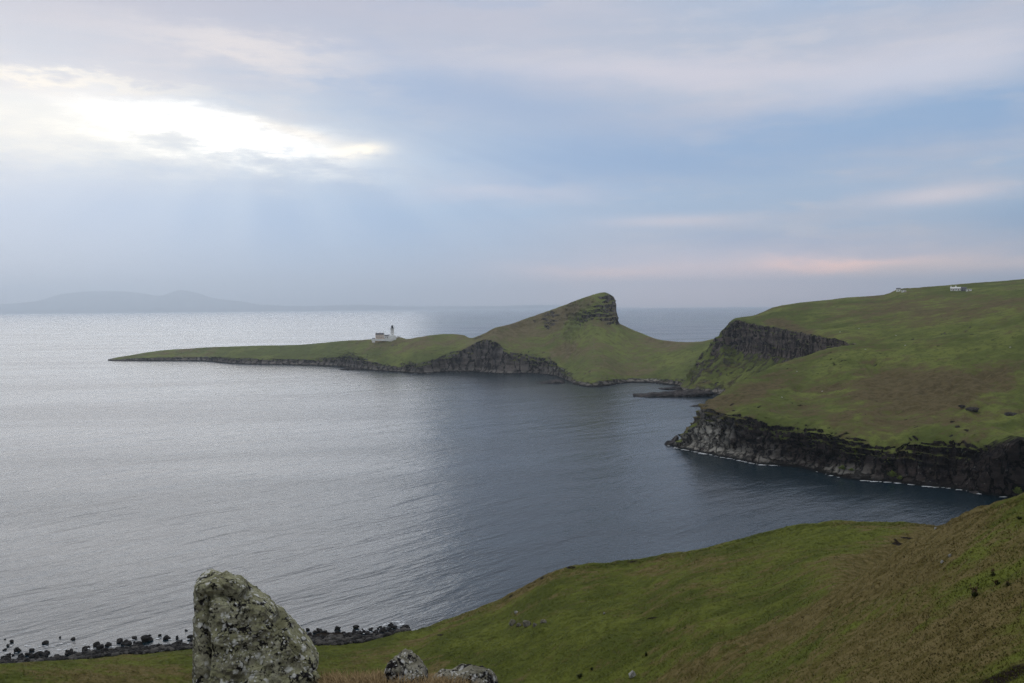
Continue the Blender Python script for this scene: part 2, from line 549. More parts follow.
def loft(name, stations, cols, subs, mat, low_amp, low_s, cliff_amp, cliff_s, row_amp, dryf=None, rowrock=None,
         palef=None, soil_and_darkf=None, slope_rock=(0.42, 0.66), fine_amp=0.0, extra=None, crops=0.0, soften=0, terr=0.0, rockf=None, strata=0.0):
    """stations: [(px, [points])]; every profile runs from the near water over the land"""
    xs = np.array([s[0] for s in stations], float)
    P = np.array([s[1] for s in stations], float)
    q = pchip(xs, P, np.asarray(cols, float))                # columns x rows x 3
    if soften:
        k = np.exp(-(np.arange(-40, 41) / 17.0) ** 2)
        k /= k.sum()
        wt = sstep(np.asarray(cols, float), 545, 575) * sstep(np.asarray(cols, float), 770, 740)
        for row in range(soften):
            for c in range(3):
                sm = np.convolve(np.pad(q[:, row, c], 40, mode='edge'), k, mode='valid')
                q[:, row, c] += wt * (sm - q[:, row, c])
    t = np.concatenate([np.linspace(i, i + 1, k, endpoint=False) for i, k in enumerate(subs)] + [[len(subs)]])
    g = np.moveaxis(pchip(np.arange(P.shape[1]), np.moveaxis(q, 1, 0), t), 0, 1)   # cols x t x 3
    ra = np.interp(t, np.arange(P.shape[1]), row_amp)[None, :]
    nr = grid_normals(g)
    steep = sstep(1 - nr[..., 2], 0.16, 0.45)
    # rolling ground
    g = g.copy()
    g[..., 2] += ra * low_amp * (fbm(g, 1 / low_s, 4) + 0.55 * fbm(g, 3.3 / low_s, 4, off=5.0))
    if terr:
        ph = g[..., 2] / terr + 1.3 * fbm(g, 1 / (terr * 9), 3, off=2.2)
        tr = np.abs((ph % 1.0) - 0.5) * 2
        g[..., 2] += ra * terr * 0.26 * (tr - 0.5) * sstep(fbm(g, 1 / (terr * 14), 3, off=31.0), -0.2, 0.25)
        g[..., 2] += ra * terr * 0.22 * fbm(g, 0.9 / terr, 3, off=51.0)
    if extra is not None:
        g = extra(g, t)
    # broken rock on the steep faces
    vs = g * np.array([1, 1, 0.12])
    hs = g * np.array([0.12, 0.12, 1])
    d = (0.9 * (ridged(g, 1 / cliff_s, 4) - 0.35) + 0.75 * fbm(vs, 2.2 / cliff_s, 4, off=3.0)
         + 0.5 * fbm(hs, 2.0 / cliff_s, 3, off=8.0) + 0.35 * fbm(g, 5 / cliff_s, 3, off=2.0))
    if strata:
        led = (g[..., 2] / strata + 0.9 * fbm(g, 1 / 28.0, 3, off=61.0)) % 1.0
        brk_ = sstep(fbm(g, 1 / 16.0, 3, off=66.0), -0.3, 0.2)
        d = d + (0.55 * (sstep(led, 0.0, 0.85) - sstep(led, 0.85, 1.0)) - 0.25) * brk_
        bl = np.floor(g / np.array([5.0, 5.0, 3.0]) + 0.5 * fbm(g, 1 / 9.0, 3, off=70.0)[..., None])
        d = d + 0.38 * ((np.sin(bl[..., 0] * 12.9 + bl[..., 1] * 78.2 + bl[..., 2] * 37.7) * 43758.5) % 1.0 - 0.5)
    nh = nr.copy()
    nh[..., 2] *= 0.3
    g += nh * (d * cliff_amp * steep * np.clip(ra, 0.25, 1))[..., None]
    if fine_amp:
        g[..., 2] += fine_amp * (fbm(g, 0.5, 3, off=4.0) + 0.6 * fbm(g, 1.7, 2, off=1.0)) * np.clip(np.linalg.norm(g[..., :2], axis=-1) / 60, 0.05, 1)
    V = g.reshape(-1, 3)
    o = mesh_from(name, V, grid_faces(*g.shape[:2]), mat)
    n2 = grid_normals(g)
    sl = 1 - n2[..., 2]
    rk = sstep(sl, *slope_rock)
    if rowrock is not None:
        rk = np.clip(rk + np.interp(t, np.arange(P.shape[1]), rowrock)[None, :], 0, 1)
    if crops:
        rk = np.clip(rk + crops * sstep(fbm(g, 1 / 7.0, 4, off=41.0) + 0.3 * fbm(g, 1 / 70.0, 2, off=44.0), 0.32, 0.5), 0, 1)
    px, py = project(V)
    px, py = px.reshape(g.shape[:2]), py.reshape(g.shape[:2])
    z0 = np.zeros(g.shape[:2])
    if rockf is not None:
        rk = np.clip(rk + rockf(px, py, g), 0, 1)
    set_attr(o, "rock", rk)
    set_attr(o, "dry", dryf(px, py, g) if dryf else z0)
    set_attr(o, "pale", palef(px, py, g) if palef else z0)
    set_attr(o, "soil", soil_and_darkf(px, py, g) if soil_and_darkf else z0)
    kind(o, "structure")
    LAND.append(o)
    GRIDS[name] = g
    return o


def blobs(px, py, items):
    out = np.zeros_like(px)
    for (x, y, sx, sy, rot, a) in items:
        c, s = math.cos(R(rot)), math.sin(R(rot))
        u = ((px - x) * c + (py - y) * s) / sx
        v = ((py - y) * c - (px - x) * s) / sy
        out += a * np.exp(-(u * u + v * v))
    return out


# ---- near hillside ---------------------------------------------------------
HILL = [
    (-1500, [(740, 235), (735, 243), (730, 250), (725, 256), (722, 261), (718, 266)]),
    (-400, [(705, 238), (695, 246), (688, 252), (682, 258), (678, 263), (673, 267)]),
    (0, [(698, 238), (685, 246), (678, 252), (672, 258), (668, 263), (664, 267)]),
    (100, [(698, 238), (682, 247), (674, 253), (668, 259), (663, 265), (659, 270)]),
    (200, [(698, 236), (680, 246), (670, 254), (663, 261), (658, 266), (654, 271)]),
    (296, [(698, 233), (679, 245), (668, 254), (661, 262), (656, 268), (652, 273)]),
    (322, [(698, 232), (678, 244.5), (666.5, 254), (659, 262.5), (654, 269), (650, 274.5)]),
    (345, [(698, 231), (677, 244), (665, 254), (657, 263), (652, 270), (648, 276)]),
    (408, [(698, 222), (672, 238), (657, 252), (646, 266), (638, 278), (631, 290)]),
    (447, [(698, 213), (668, 232), (650, 247), (637, 262), (628, 277), (619, 291)]),
    (500, [(698, 200), (664, 222), (642, 240), (624, 260), (611, 277), (600, 291)]),
    (546, [(698, 190), (658, 212), (630, 233), (605, 255), (588, 275), (575, 291)]),
    (570, [(698, 183), (654, 206), (623, 230), (599, 254), (581, 274), (567, 290)]),
    (600, [(698, 176), (650, 200), (618, 226), (594, 252), (577, 273), (564, 288)]),
    (655, [(698, 162), (644, 190), (610, 220), (585, 248), (569, 270), (557, 284)]),
    (700, [(698, 145), (650, 170), (620, 190), (590, 222), (566, 255), (549, 284)]),
    (764, [(698, 112), (660, 138), (629, 165), (590, 205), (556, 248), (532, 284)]),
    (803, [(698, 97), (652, 125), (611, 160), (583, 195), (547, 245), (525, 282)]),
    (840, [(698, 86), (640, 115), (589, 158), (574, 190), (545, 240), (521.5, 281)]),
    (870, [(698, 80), (630, 110), (569, 155), (584, 190), (545, 238), (521.5, 280)]),
    (909, [(698, 74), (615, 105), (542, 150), (590, 195), (550, 235), (522, 277)]),
    (936, [(698, 70), (605, 100), (528.5, 145), (600, 195), (555, 232), (525.5, 268)]),
    (972, [(698, 66), (597, 95), (514, 139), (610, 190), (560, 228), (530, 262)]),
    (1024, [(698, 62), (600, 85), (496.5, 130), (610, 190), (565, 226), (535, 260)]),
    (1150, [(698, 58), (580, 85), (465, 125), (610, 190), (570, 225), (540, 258)]),
    (2200, [(695, 55), (560, 90), (440, 130), (600, 190), (560, 225), (530, 258)]),
]


def hill_stations():
    out = []
    for px, rows in HILL:
        a = azdir(px)
        up = np.array([0, 0, 1.0])
        kn = float(sstep(np.array(px), 296.0, 322.0) * sstep(np.array(px), 520.0, 440.0))
        pts = [a * 0.6 + up * 98.4, a * 4 + up * (97.35 + 0.35 * kn), a * 6.9 + up * (96.4 + 0.875 * kn), a * 9 + up * (94.6 + 0.7 * kn), a * 30 + up * 80]
        for (y, D) in rows:
            pts.append(at(px, y, D))
        e = pts[-1]
        D = rows[-1][1]
        shore = sstep(np.array(px), 520.0, 400.0)
        D2 = D + 22 - 8 * shore
        los = EYE - (EYE - e[2]) / D * D2
        z2 = e[2] * 0.35 - 0.6 * (1 - shore)
        if px > 404:
            z2 = min(z2, los - 1.0)
        pts.append(a * D2 + up * z2)
        pts.append(a * (D + 48) + up * -3.5)
        out.append((px, pts))
    return out


def hill_dry(px, py, g):
    d = blobs(px, py, [(960, 520, 80, 18, -33, 0.9), (900, 555, 60, 16, -33, 0.7), (870, 590, 110, 14, -30, 0.55),
                       (760, 640, 110, 12, -28, 0.75), (930, 575, 40, 10, -12, 0.55), (1000, 578, 45, 8, -12, -0.7), (930, 600, 40, 8, -20, -0.3), (960, 650, 100, 30, -20, 0.2), (1010, 540, 30, 14, -20, 0.3),
                       (700, 665, 60, 12, -25, 0.5), (600, 575, 90, 8, -8, 0.35), (650, 600, 60, 7, -25, 0.25),
                       (820, 535, 90, 12, 0, -0.5), (470, 650, 60, 20, -15, -0.45), (580, 640, 60, 25, -15, -0.4),
                       (740, 600, 70, 14, -22, -0.2), (420, 640, 60, 5, -20, 0.55), (530, 585, 40, 7, -32, 0.5),
                       (850, 560, 60, 8, -20, 0.25), (60, 672, 80, 6, 0, 0.1), (350, 678, 60, 10, 0, 0.0), (900, 640, 90, 30, -25, 0.25),
                       (560, 612, 70, 5, -25, 0.25), (690, 575, 60, 4, -15, 0.25)])
    near = np.linalg.norm(g[..., :2], axis=-1) < 14
    return np.where(near, 1.3, d)


def hill_soil_and_dark(px, py, g):
    far = np.linalg.norm(g[..., :2], axis=-1) > 200
    s = np.where(far, blobs(px, py, [(900, 544.5, 10, 1.5, 10, 1.1), (896, 540.5, 3.5, 1.6, 40, 0.9), (908, 538.3, 9, 1.2, 8, 1.0)]), 0)
    rim = np.where(far, blobs(px, py, [(571, 567.5, 6, 1.6, 0, 1.0), (542, 578, 3, 1.5, -30, 0.9), (511, 596, 3, 1.5, -30, 0.9),
                                       (632, 561.5, 8, 1.2, -8, 0.8), (652, 618, 9, 1.4, -8, 0.7), (440, 635, 5, 1.4, 0, 0.7)]), 0)
    s = s + np.where(far, 0, blobs(px, py, [(1008, 676, 30, 10, -25, 0.7), (960, 690, 40, 8, -20, 0.4)]))  # also darkens the near turf at the bottom right
    return s + rim + sstep(g[..., 2], 1.3, 0.7) * far * (px < 520)


def hill_extra(g, t):
    # sheep terracettes: small treads that run along the contours
    D = np.linalg.norm(g[..., :2], axis=-1)
    ph = g[..., 2] / 1.5 + 1.6 * fbm(g, 1 / 35.0, 3, off=2.2)
    tr = np.abs((ph % 1.0) - 0.5) * 2
    w = sstep(D, 60, 120) * sstep(fbm(g, 1 / 40.0, 2, off=31.0), -0.25, 0.25)
    g[..., 2] += 0.26 * (tr - 0.5) * w
    # hummocks
    g[..., 2] += 0.75 * fbm(g, 1 / 14.0, 3, off=17.0) * sstep(D, 60, 140)
    g[..., 2] += 0.42 * fbm(g, 1 / 4.0, 4, off=7.0) * sstep(D, 40, 100)
    return g


near_hill = loft("hillside", hill_stations(),
                 np.concatenate([np.linspace(-1500, -60, 80, endpoint=False), np.linspace(-60, 1090, 860, endpoint=False), np.linspace(1090, 2200, 70)]),
                 [3, 14, 16, 4, 12, 70, 70, 70, 60, 50, 14, 8], M_HILL, 1.3, 45.0, 1.6, 10.0,
                 [0, 0, 0, 0, 0.2, 0.7, 1, 1, 0.6, 0.6, 0.3, 0.2, 0.2], dryf=hill_dry, soil_and_darkf=hill_soil_and_dark,
                 slope_rock=(0.55, 0.8), fine_amp=0.10, extra=hill_extra)

# ---- near sea bluff on the right -------------------------------------------
BLUFF = [
    (668, 445.5, [(445, 2), (444.5, 4), (444, 6), (443.5, 8), (443, 10)]),
    (674, 447, [(445.5, 3), (443.5, 6), (443, 8), (442.5, 10), (442, 12)]),
    (681, 449, [(446, 4), (441, 9), (440.5, 12), (440, 15), (439.5, 18)]),
    (690, 451, [(446, 6), (430, 16), (429.5, 20), (429, 24), (428.5, 28)]),
    (697, 452.5, [(447, 7), (421, 20), (420.5, 25), (420, 30), (419.5, 36)]),
    (704, 454, [(448, 7), (412.5, 24), (411, 30), (410, 40), (409.5, 48)]),
    (707, 454.5, [(449, 7), (409, 26), (406, 36), (403.5, 50), (402, 62)]),
    (720, 457, [(450, 7), (408, 26), (402, 45), (397, 65), (392.5, 85)]),
    (737, 460, [(453, 7), (410, 26), (399, 60), (390, 90), (381.5, 120)]),
    (758, 464.5, [(457, 7), (413, 26), (398, 70), (386, 120), (371.5, 170)]),
    (780, 466.5, [(460, 7), (421, 22), (400, 80), (383, 140), (363.5, 210)]),
    (800, 468, [(461, 7), (424, 22), (402, 85), (381, 150), (358, 230)]),
    (825, 474, [(466, 7), (431, 20), (405, 85), (380, 160), (351, 260)]),
    (853, 480, [(471, 8), (436, 20), (408, 85), (380, 165), (346, 270)]),
    (890, 483, [(474, 8), (444, 18), (412, 85), (378, 170), (343, 275)]),
    (923, 486.5, [(477, 8), (438, 22), (410, 85), (375, 170), (340, 275)]),
    (960, 490, [(480, 8), (438, 22), (408, 85), (370, 170), (335, 275)]),
    (1024, 495, [(440, -23), (434, 22), (402, 85), (360, 170), (323.5, 275)]),
    (1150, 505, [(494, 8), (436, 22), (398, 85), (348, 170), (306, 275)]),
    (2000, 560, [(545, 8), (460, 22), (410, 85), (350, 170), (300, 275)]),
]


def bluff_stations():
    out = []
    up = np.array([0, 0, 1.0])
    for px, yw, rows in BLUFF:
        a = azdir(px)
        Dw = dwater(px, yw)
        pts = [a * (Dw - 8) + up * -4.0]
        for (y, dD) in rows:
            pts.append(at(px, y, Dw + dD))
        Dc, zc = Dw + rows[-1][1], pts[-1][2]
        k = sstep(np.array(px), 820, 720)
        pts.append(a * (Dc + 40 - 20 * k) + up * (zc - 6 - 0.35 * k * zc))
        pts.append(a * (Dc + 130 - 80 * k) + up * (zc - 45 - k * zc))
        out.append((px, pts))
    return out


def bluff_dry(px, py, g):
    return blobs(px, py, [(840, 400, 140, 26, 5, 0.25), (755, 392, 40, 12, -35, 1.0), (712, 404, 14, 6, -20, 1.0), (800, 412, 40, 6, 10, 0.5), (930, 385, 70, 10, 0, 0.75), (870, 400, 40, 14, 0, 0.3), (800, 370, 30, 8, -20, 0.35),
                          (1000, 372, 40, 10, -10, 0.4), (860, 355, 60, 7, -8, -0.5), (960, 350, 70, 8, -8, -0.6), (745, 408, 16, 5, -10, -0.8),
                          (840, 385, 14, 18, 30, -0.4), (900, 425, 60, 10, 0, 0.2)])


def bluff_pale(px, py, g):
    z = g[..., 2]
    return np.clip(blobs(px, py, [(706, 438, 20, 15, -20, 2.2), (735, 452, 14, 7, 0, 0.7), (700, 406, 7, 6, 0, 0.9), (765, 455, 18, 10, 0, 0.35),
                                  (845, 470, 25, 6, 0, 0.5)]) + 0.25 * sstep(z, 5, 3) * sstep(px, 960, 800), 0, 1.2)


def bluff_extra(g, t):
    # gullies that run down the turf to the cliff, and coves bitten into the foot
    a = np.arctan2(g[..., 0], g[..., 1])
    aw = a * 17 + 0.9 * fbm(g, 1 / 50.0, 3, off=6.0) + g[..., 2] * 0.03
    gl = ridged(np.stack([aw, a * 0 + 0.3, g[..., 2] * 0.012], -1), 1.0, 3, off=4.0)
    w = sstep(g[..., 2], 14, 30) * sstep(g[..., 2], 72, 45) * sstep(fbm(g, 1 / 70.0, 2, off=12.0), -0.2, 0.3)
    g[..., 2] -= 4.2 * sstep(gl, 0.3, 0.95) * w
    sp = fbm(np.stack([a * 11 + g[..., 2] * 0.012, a * 0 + 2.2, g[..., 2] * 0.004], -1), 1.0, 2, off=8.0)
    g[..., 2] += 7.0 * sp * sstep(g[..., 2], 16, 34) * sstep(g[..., 2], 78, 52)
    # clefts and coves
    cl = ridged(np.stack([a * 21 + 0.4 * fbm(g, 1 / 18.0, 3, off=3.3), a * 0 + 7.7, g[..., 2] * 0.02], -1), 1.0, 2, off=1.0)
    wc = sstep(g[..., 2], 0.8, 5) * sstep(g[..., 2], 30, 16)
    rad = g[..., :2] / np.linalg.norm(g[..., :2], axis=-1)[..., None]
    pxx = project(g)[0]
    g[..., :2] += rad * (8.0 * sstep(cl, 0.62, 0.95) * wc * sstep(pxx, 706, 722))[..., None]
    return g


bluff = loft("sea_bluff", bluff_stations(), np.concatenate([np.linspace(668, 1060, 430, endpoint=False), np.linspace(1060, 2000, 60)]),
             [8, 50, 45, 45, 45, 10, 4], M_BLUFF, 2.8, 60.0, 8.0, 18.0, [0.2, 0.3, 0.8, 1, 1, 0.55, 0.6, 0.5],
             dryf=bluff_dry, palef=bluff_pale, rowrock=[1, 0.9, 0.25, 0, 0, 0, 0, 0], slope_rock=(0.43, 0.70), extra=bluff_extra, fine_amp=0.0, crops=0.6, terr=4.5, strata=4.2)

# ---- moor with the columnar cliff behind it --------------------------------
MOOR = [
    (676, 396, [(396, 1120), (395, 1128), (394, 1134), (393, 1140), (392, 1148), (391, 1160)]),
    (688, 393, [(391.5, 1120), (387, 1138), (383, 1152), (381, 1164), (379, 1176), (377, 1190)]),
    (700, 390.5, [(384, 1118), (372, 1150), (364, 1172), (361, 1190), (359, 1205), (357.5, 1220)]),
    (715, 391, [(383, 1108), (353, 1185), (344, 1193), (342, 1200), (341, 1208), (340, 1216)]),
    (724, 392, [(384, 1100), (343, 1188), (333, 1194), (331, 1204), (330, 1212), (329, 1222)]),
    (731, 393, [(385, 1092), (344, 1190), (324, 1195), (322.5, 1203), (321.5, 1215), (321, 1228)]),
    (737, 393.5, [(385, 1085), (345, 1185), (320, 1190), (319, 1200), (318.2, 1215), (317.6, 1235)]),
    (750, 395, [(387, 1052), (349, 1150), (324, 1156), (320, 1180), (317.5, 1215), (316, 1260)]),
    (780, 400, [(390, 992), (354, 1080), (329, 1086), (321, 1130), (312, 1200), (306, 1290)]),
    (810, 405, [(392, 930), (358, 1000), (336, 1006), (324, 1080), (311, 1190), (301.5, 1300)]),
    (845, 412, [(393, 855), (354, 905), (342, 910), (327, 1010), (310, 1180), (298, 1330)]),
    (880, 420, [(374, 793), (357, 815), (347, 872), (328, 970), (309, 1150), (295.3, 1350)]),
    (893, 422, [(373, 783), (356, 805), (346, 868), (327, 965), (307, 1150), (292.0, 1360)]),
    (897, 422, [(373, 781), (356, 803), (345.5, 866), (326, 963), (306, 1150), (289.6, 1364)]),
    (920, 425, [(372, 768), (355, 790), (343, 856), (324, 955), (304, 1150), (287.6, 1370)]),
    (950, 430, [(369, 753), (352, 775), (340.5, 845), (321, 945), (301, 1150), (285.0, 1380)]),
    (1024, 440, [(363, 733), (346, 755), (331.5, 830), (313, 930), (294, 1130), (279, 1380)]),
    (1150, 450, [(353, 713), (336, 735), (320.5, 810), (302, 910), (284, 1120), (268, 1380)]),
    (2000, 480, [(380, 700), (325, 740), (310, 760), (290, 900), (272, 1120), (255, 1380)]),
]


def moor_stations():
    out = []
    up = np.array([0, 0, 1.0])
    for px, yw, rows in MOOR:
        a = azdir(px)
        pts = [a * (rows[0][1] - 30) + up * -4.0]
        for (y, D) in rows:
            pts.append(at(px, y, D))
        D, z = rows[-1][1], pts[-1][2]
        k = float(sstep(np.array(px), 850, 885))      # the bluff laps over the moor here
        pts[1] = pts[1] - up * 22 * k
        pts[2] = pts[2] - up * 15 * k
        pts[3] = pts[3] - up * 5 * k
        pts.append(a * (D + 60) + up * (z * 0.6 - 4))
        pts.append(a * (D + 160) + up * -8.0)
        out.append((px, pts))
    return out


def moor_dry(px, py, g):
    return blobs(px, py, [(775, 322, 30, 5, 15, 0.9), (735, 368, 25, 14, -50, 0.35), (800, 330, 25, 4, 10, 0.7), (820, 318, 60, 4, -5, 0.2), (900, 310, 80, 6, -5, 0.15),
                          (960, 325, 80, 8, -8, -0.5), (1000, 300, 50, 6, 0, 0.3), (860, 328, 40, 5, 0, -0.4)])


def moor_extra(g, t):
    px, py = project(g)
    k = np.exp(-((px - 900) / 14) ** 2) * sstep(np.linalg.norm(g[..., :2], axis=-1), 1320, 1362)
    g[..., 2] += k * 1.5 * fbm(g, 1 / 6.0, 3)
    return g


def moor_rock(px, py, g):
    return blobs(px, py, [(900, 291, 10, 2, 0, 0.9), (915, 291, 8, 1.5, 0, 0.5)])


moor = loft("moorland", moor_stations(), np.concatenate([np.linspace(676, 1060, 410, endpoint=False), np.linspace(1060, 2000, 60)]),
            [6, 30, 55, 40, 40, 40, 6, 4], M_MOOR, 3.2, 110.0, 8.0, 20.0, [0.2, 0.3, 0.3, 0.3, 1, 1, 0.35, 0.4, 0.3],
            dryf=moor_dry, rowrock=[1, 0.35, 0.5, 0.35, 0, 0, 0, 0, 0], palef=lambda a, b, g: sstep(g[..., 2], 8, 3) * 0.6 + blobs(a, b, [(900, 291, 9, 2, 0, 0.8)]),
            slope_rock=(0.36, 0.58), extra=moor_extra, crops=0.5, terr=5.0, strata=9.0)

# ---- lighthouse peninsula ---------------------------------------------------
PENIN = [
    (108, 360.8, [(360.3, 2), (360.1, 4), (359.9, 6), (359.7, 8), (359.5, 10), (359.4, 12)]),
    (116, 361, [(360, 2), (359.3, 5), (358.8, 9), (358.4, 13), (358, 17), (357.6, 22)]),
    (130, 361, [(359.5, 3), (358.3, 6), (357.5, 15), (356.8, 22), (356.2, 30), (355.3, 40)]),
    (165, 361, [(359, 4), (356.5, 10), (354.8, 25), (353, 40), (351.5, 55), (350, 70)]),
    (200, 361, [(359, 4), (356.3, 10), (354, 28), (352, 45), (350, 65), (347.8, 85)]),
    (240, 364, [(361.5, 4), (358, 10), (355, 30), (352, 50), (349.5, 75), (346.2, 100)]),
    (300, 365, [(362.5, 4), (358.5, 12), (355, 32), (351.5, 55), (348, 80), (344.7, 110)]),
    (340, 366.5, [(364, 4), (357, 14), (352, 35), (348.5, 60), (345, 90), (341, 120)]),
    (360, 369, [(366, 4), (358, 14), (352, 35), (349, 60), (345, 95), (340, 125)]),
    (375, 370.5, [(368, 4), (363, 12), (358, 30), (350, 60), (344, 95), (339, 130)]),
    (400, 372, [(369, 4), (366, 10), (358, 35), (350, 70), (343, 105), (337.2, 140)]),
    (407, 372.5, [(369.5, 4), (365, 10), (357, 35), (350, 70), (343, 105), (339, 140)]),
    (420, 373.5, [(371, 4), (362.5, 14), (356, 35), (349, 70), (342, 105), (336.8, 135)]),
    (448, 372, [(369.5, 4), (353, 16), (349, 35), (344, 65), (339, 90), (334, 115)]),
    (463, 372, [(369.5, 4), (349, 18), (345.5, 35), (342, 60), (338.5, 80), (335, 100)]),
    (470, 372, [(369.5, 4), (346, 18), (344, 30), (342, 50), (340, 65), (338, 80)]),
    (485, 373, [(370, 4), (340, 20), (338.5, 28), (337.3, 36), (336, 48), (333, 60)]),
    (495, 373.5, [(370, 4), (341, 22), (337, 34), (334, 48), (330.5, 62), (327.8, 75)]),
    (510, 374, [(371, 4), (352, 16), (343, 50), (334, 85), (329, 105), (324, 125)]),
    (528, 373.5, [(371, 4), (354, 14), (342, 60), (330, 105), (325, 130), (318, 150)]),
    (543, 374.5, [(372, 5), (357, 20), (344, 70), (328, 130), (321, 147), (313, 168)]),
    (556, 376.5, [(374.5, 5), (361, 28), (346, 85), (325.5, 150), (317, 166), (308, 186)]),
    (566, 380, [(378, 5), (370, 40), (348, 140), (323.5, 215), (313.5, 232), (304.5, 250)]),
    (576, 386.7, [(383.9, 20), (378, 52), (350, 185), (322, 270), (310, 285), (300.6, 305)]),
    (594, 388.2, [(385.4, 20), (380, 34), (352, 160), (318, 265), (306, 278), (294.5, 300)]),
    (604, 387.7, [(384.9, 20), (378, 34), (352, 150), (319, 265), (306, 278), (292.3, 298)]),
    (611, 386.2, [(383.4, 20), (378, 34), (353, 145), (321, 262), (306, 275), (295, 292)]),
    (615, 385.2, [(382.4, 20), (377, 34), (354, 140), (322, 258), (309, 270), (301, 282)]),
    (617.3, 384.7, [(381.9, 20), (377, 34), (354, 138), (323.5, 255), (321.5, 262), (320.5, 270)]),
    (625, 383.7, [(380.9, 20), (376, 34), (356, 130), (334, 215), (329, 240), (326, 262)]),
    (640, 383.2, [(380.4, 20), (375, 36), (359, 115), (343, 190), (337, 225), (332.5, 250)]),
    (660, 384.2, [(381.4, 20), (375, 36), (361, 95), (350, 160), (344, 195), (339.5, 225)]),
    (680, 387.2, [(384.4, 20), (377, 36), (364, 90), (353, 150), (346, 190), (341.8, 230)]),
    (700, 391.2, [(388.4, 20), (380, 36), (367, 85), (355, 145), (347, 190), (341.5, 235)]),
    (722, 393.2, [(390.4, 20), (382, 36), (368, 80), (355, 140), (346, 190), (338, 240)]),
    (790, 393, [(390, 5), (384, 16), (370, 80), (358, 140), (350, 190), (342, 240)]),
]


def penin_stations():
    out = []
    up = np.array([0, 0, 1.0])
    for px, yw, rows in PENIN:
        a = azdir(px)
        Dw = dwater(px, yw)
        pts = [a * (Dw - 12) + up * -4.0]
        for (y, dD) in rows:
            pts.append(at(px, y, Dw + dD))
        D, z = Dw + rows[-1][1], pts[-1][2]
        pts.append(a * (D + 45) + up * (z * 0.6 - 2))
        pts.append(a * (D + 130) + up * -8.0)
        out.append((px, pts))
    return out


def penin_dry(px, py, g):
    return blobs(px, py, [(600, 360, 40, 6, 20, 0.35), (563, 356, 20, 12, 0, 0.6), (600, 335, 40, 9, 10, -0.5), (650, 355, 40, 6, 5, -0.3),
                          (520, 330, 30, 8, -25, 0.5), (575, 308, 30, 6, -20, 0.5), (395, 358, 40, 5, 0, -0.7), (280, 352, 60, 4, 0, -0.2), (575, 350, 16, 10, 0, 0.3)])


def penin_rock(g, t):
    return g


penin = loft("peninsula", penin_stations(), np.concatenate([np.linspace(108, 470, 330, endpoint=False), np.linspace(470, 640, 290, endpoint=False), np.linspace(640, 790, 120)]),
             [5, 22, 34, 26, 26, 20, 6, 4], M_PENIN, 2.4, 80.0, 8.0, 24.0, [0.1, 0.3, 0.6, 0.8, 0.6, 0.45, 0.3, 0.3, 0.2],
             dryf=penin_dry, rowrock=[1, 0.8, 0.15, 0, 0, 0, 0, 0, 0], palef=lambda a, b, g: sstep(g[..., 2], 9, 3) * 0.28 + blobs(a, b, [(555, 369, 8, 2, 0, 1.0), (650, 379, 14, 1.6, 0, 1.0)]),
             slope_rock=(0.42, 0.64), crops=0.6, soften=5, terr=6.0, strata=7.0, rockf=lambda a, b, g: blobs(a, b, [(570, 340, 9, 22, 0, -1.2), (582, 307, 20, 9, 0, -0.7)]))


# ---- far island across the sound ---------------------------------------------
def far_hills():
    mt, n = new_mat("far_hill_moor")
    p = n.pos()
    n.principled(n.mix(n.noise(p, 0.0008, 4), (0.05, 0.06, 0.035), (0.08, 0.08, 0.05)), 0.95, spec=0.05)
    prof = [(-400, 300), (-150, 296), (0, 304), (35, 301), (60, 294.5), (90, 291.5), (113, 291), (141, 293), (158, 296), (181, 290.5), (197, 293),
            (217, 298.5), (242, 301.5), (257, 304.5), (300, 306), (350, 305), (420, 306.5), (500, 306), (540, 304.8), (556, 305.2), (590, 307.5), (640, 309.2)]
    st = []
    up = np.array([0, 0, 1.0])
    for px, y in prof:
        a = azdir(px)
        top = at(px, y, 56000)
        top[2] = max(top[2], 30)
        st.append((px, [a * 52000 + up * -30, a * 53500 + up * top[2] * 0.35, top, a * 57500 + up * top[2] * 0.4, a * 59500 + up * -30]))
    xs = np.array([s[0] for s in st], float)
    P = np.array([s[1] for s in st])
    q = pchip(xs, P, np.linspace(-400, 640, 260))
    t = np.linspace(0, 4, 41)
    g = np.moveaxis(pchip(np.arange(5), np.moveaxis(q, 1, 0), t), 0, 1)
    w = np.clip(g[..., 2] / 300, 0, 1)
    g[..., 2] += 70 * w * (fbm(g, 1 / 1800., 4) + 0.1)
    o = mesh_from("distant_hills", g.reshape(-1, 3), grid_faces(*g.shape[:2]), mt)
    kind(o, "structure")


far_hills()


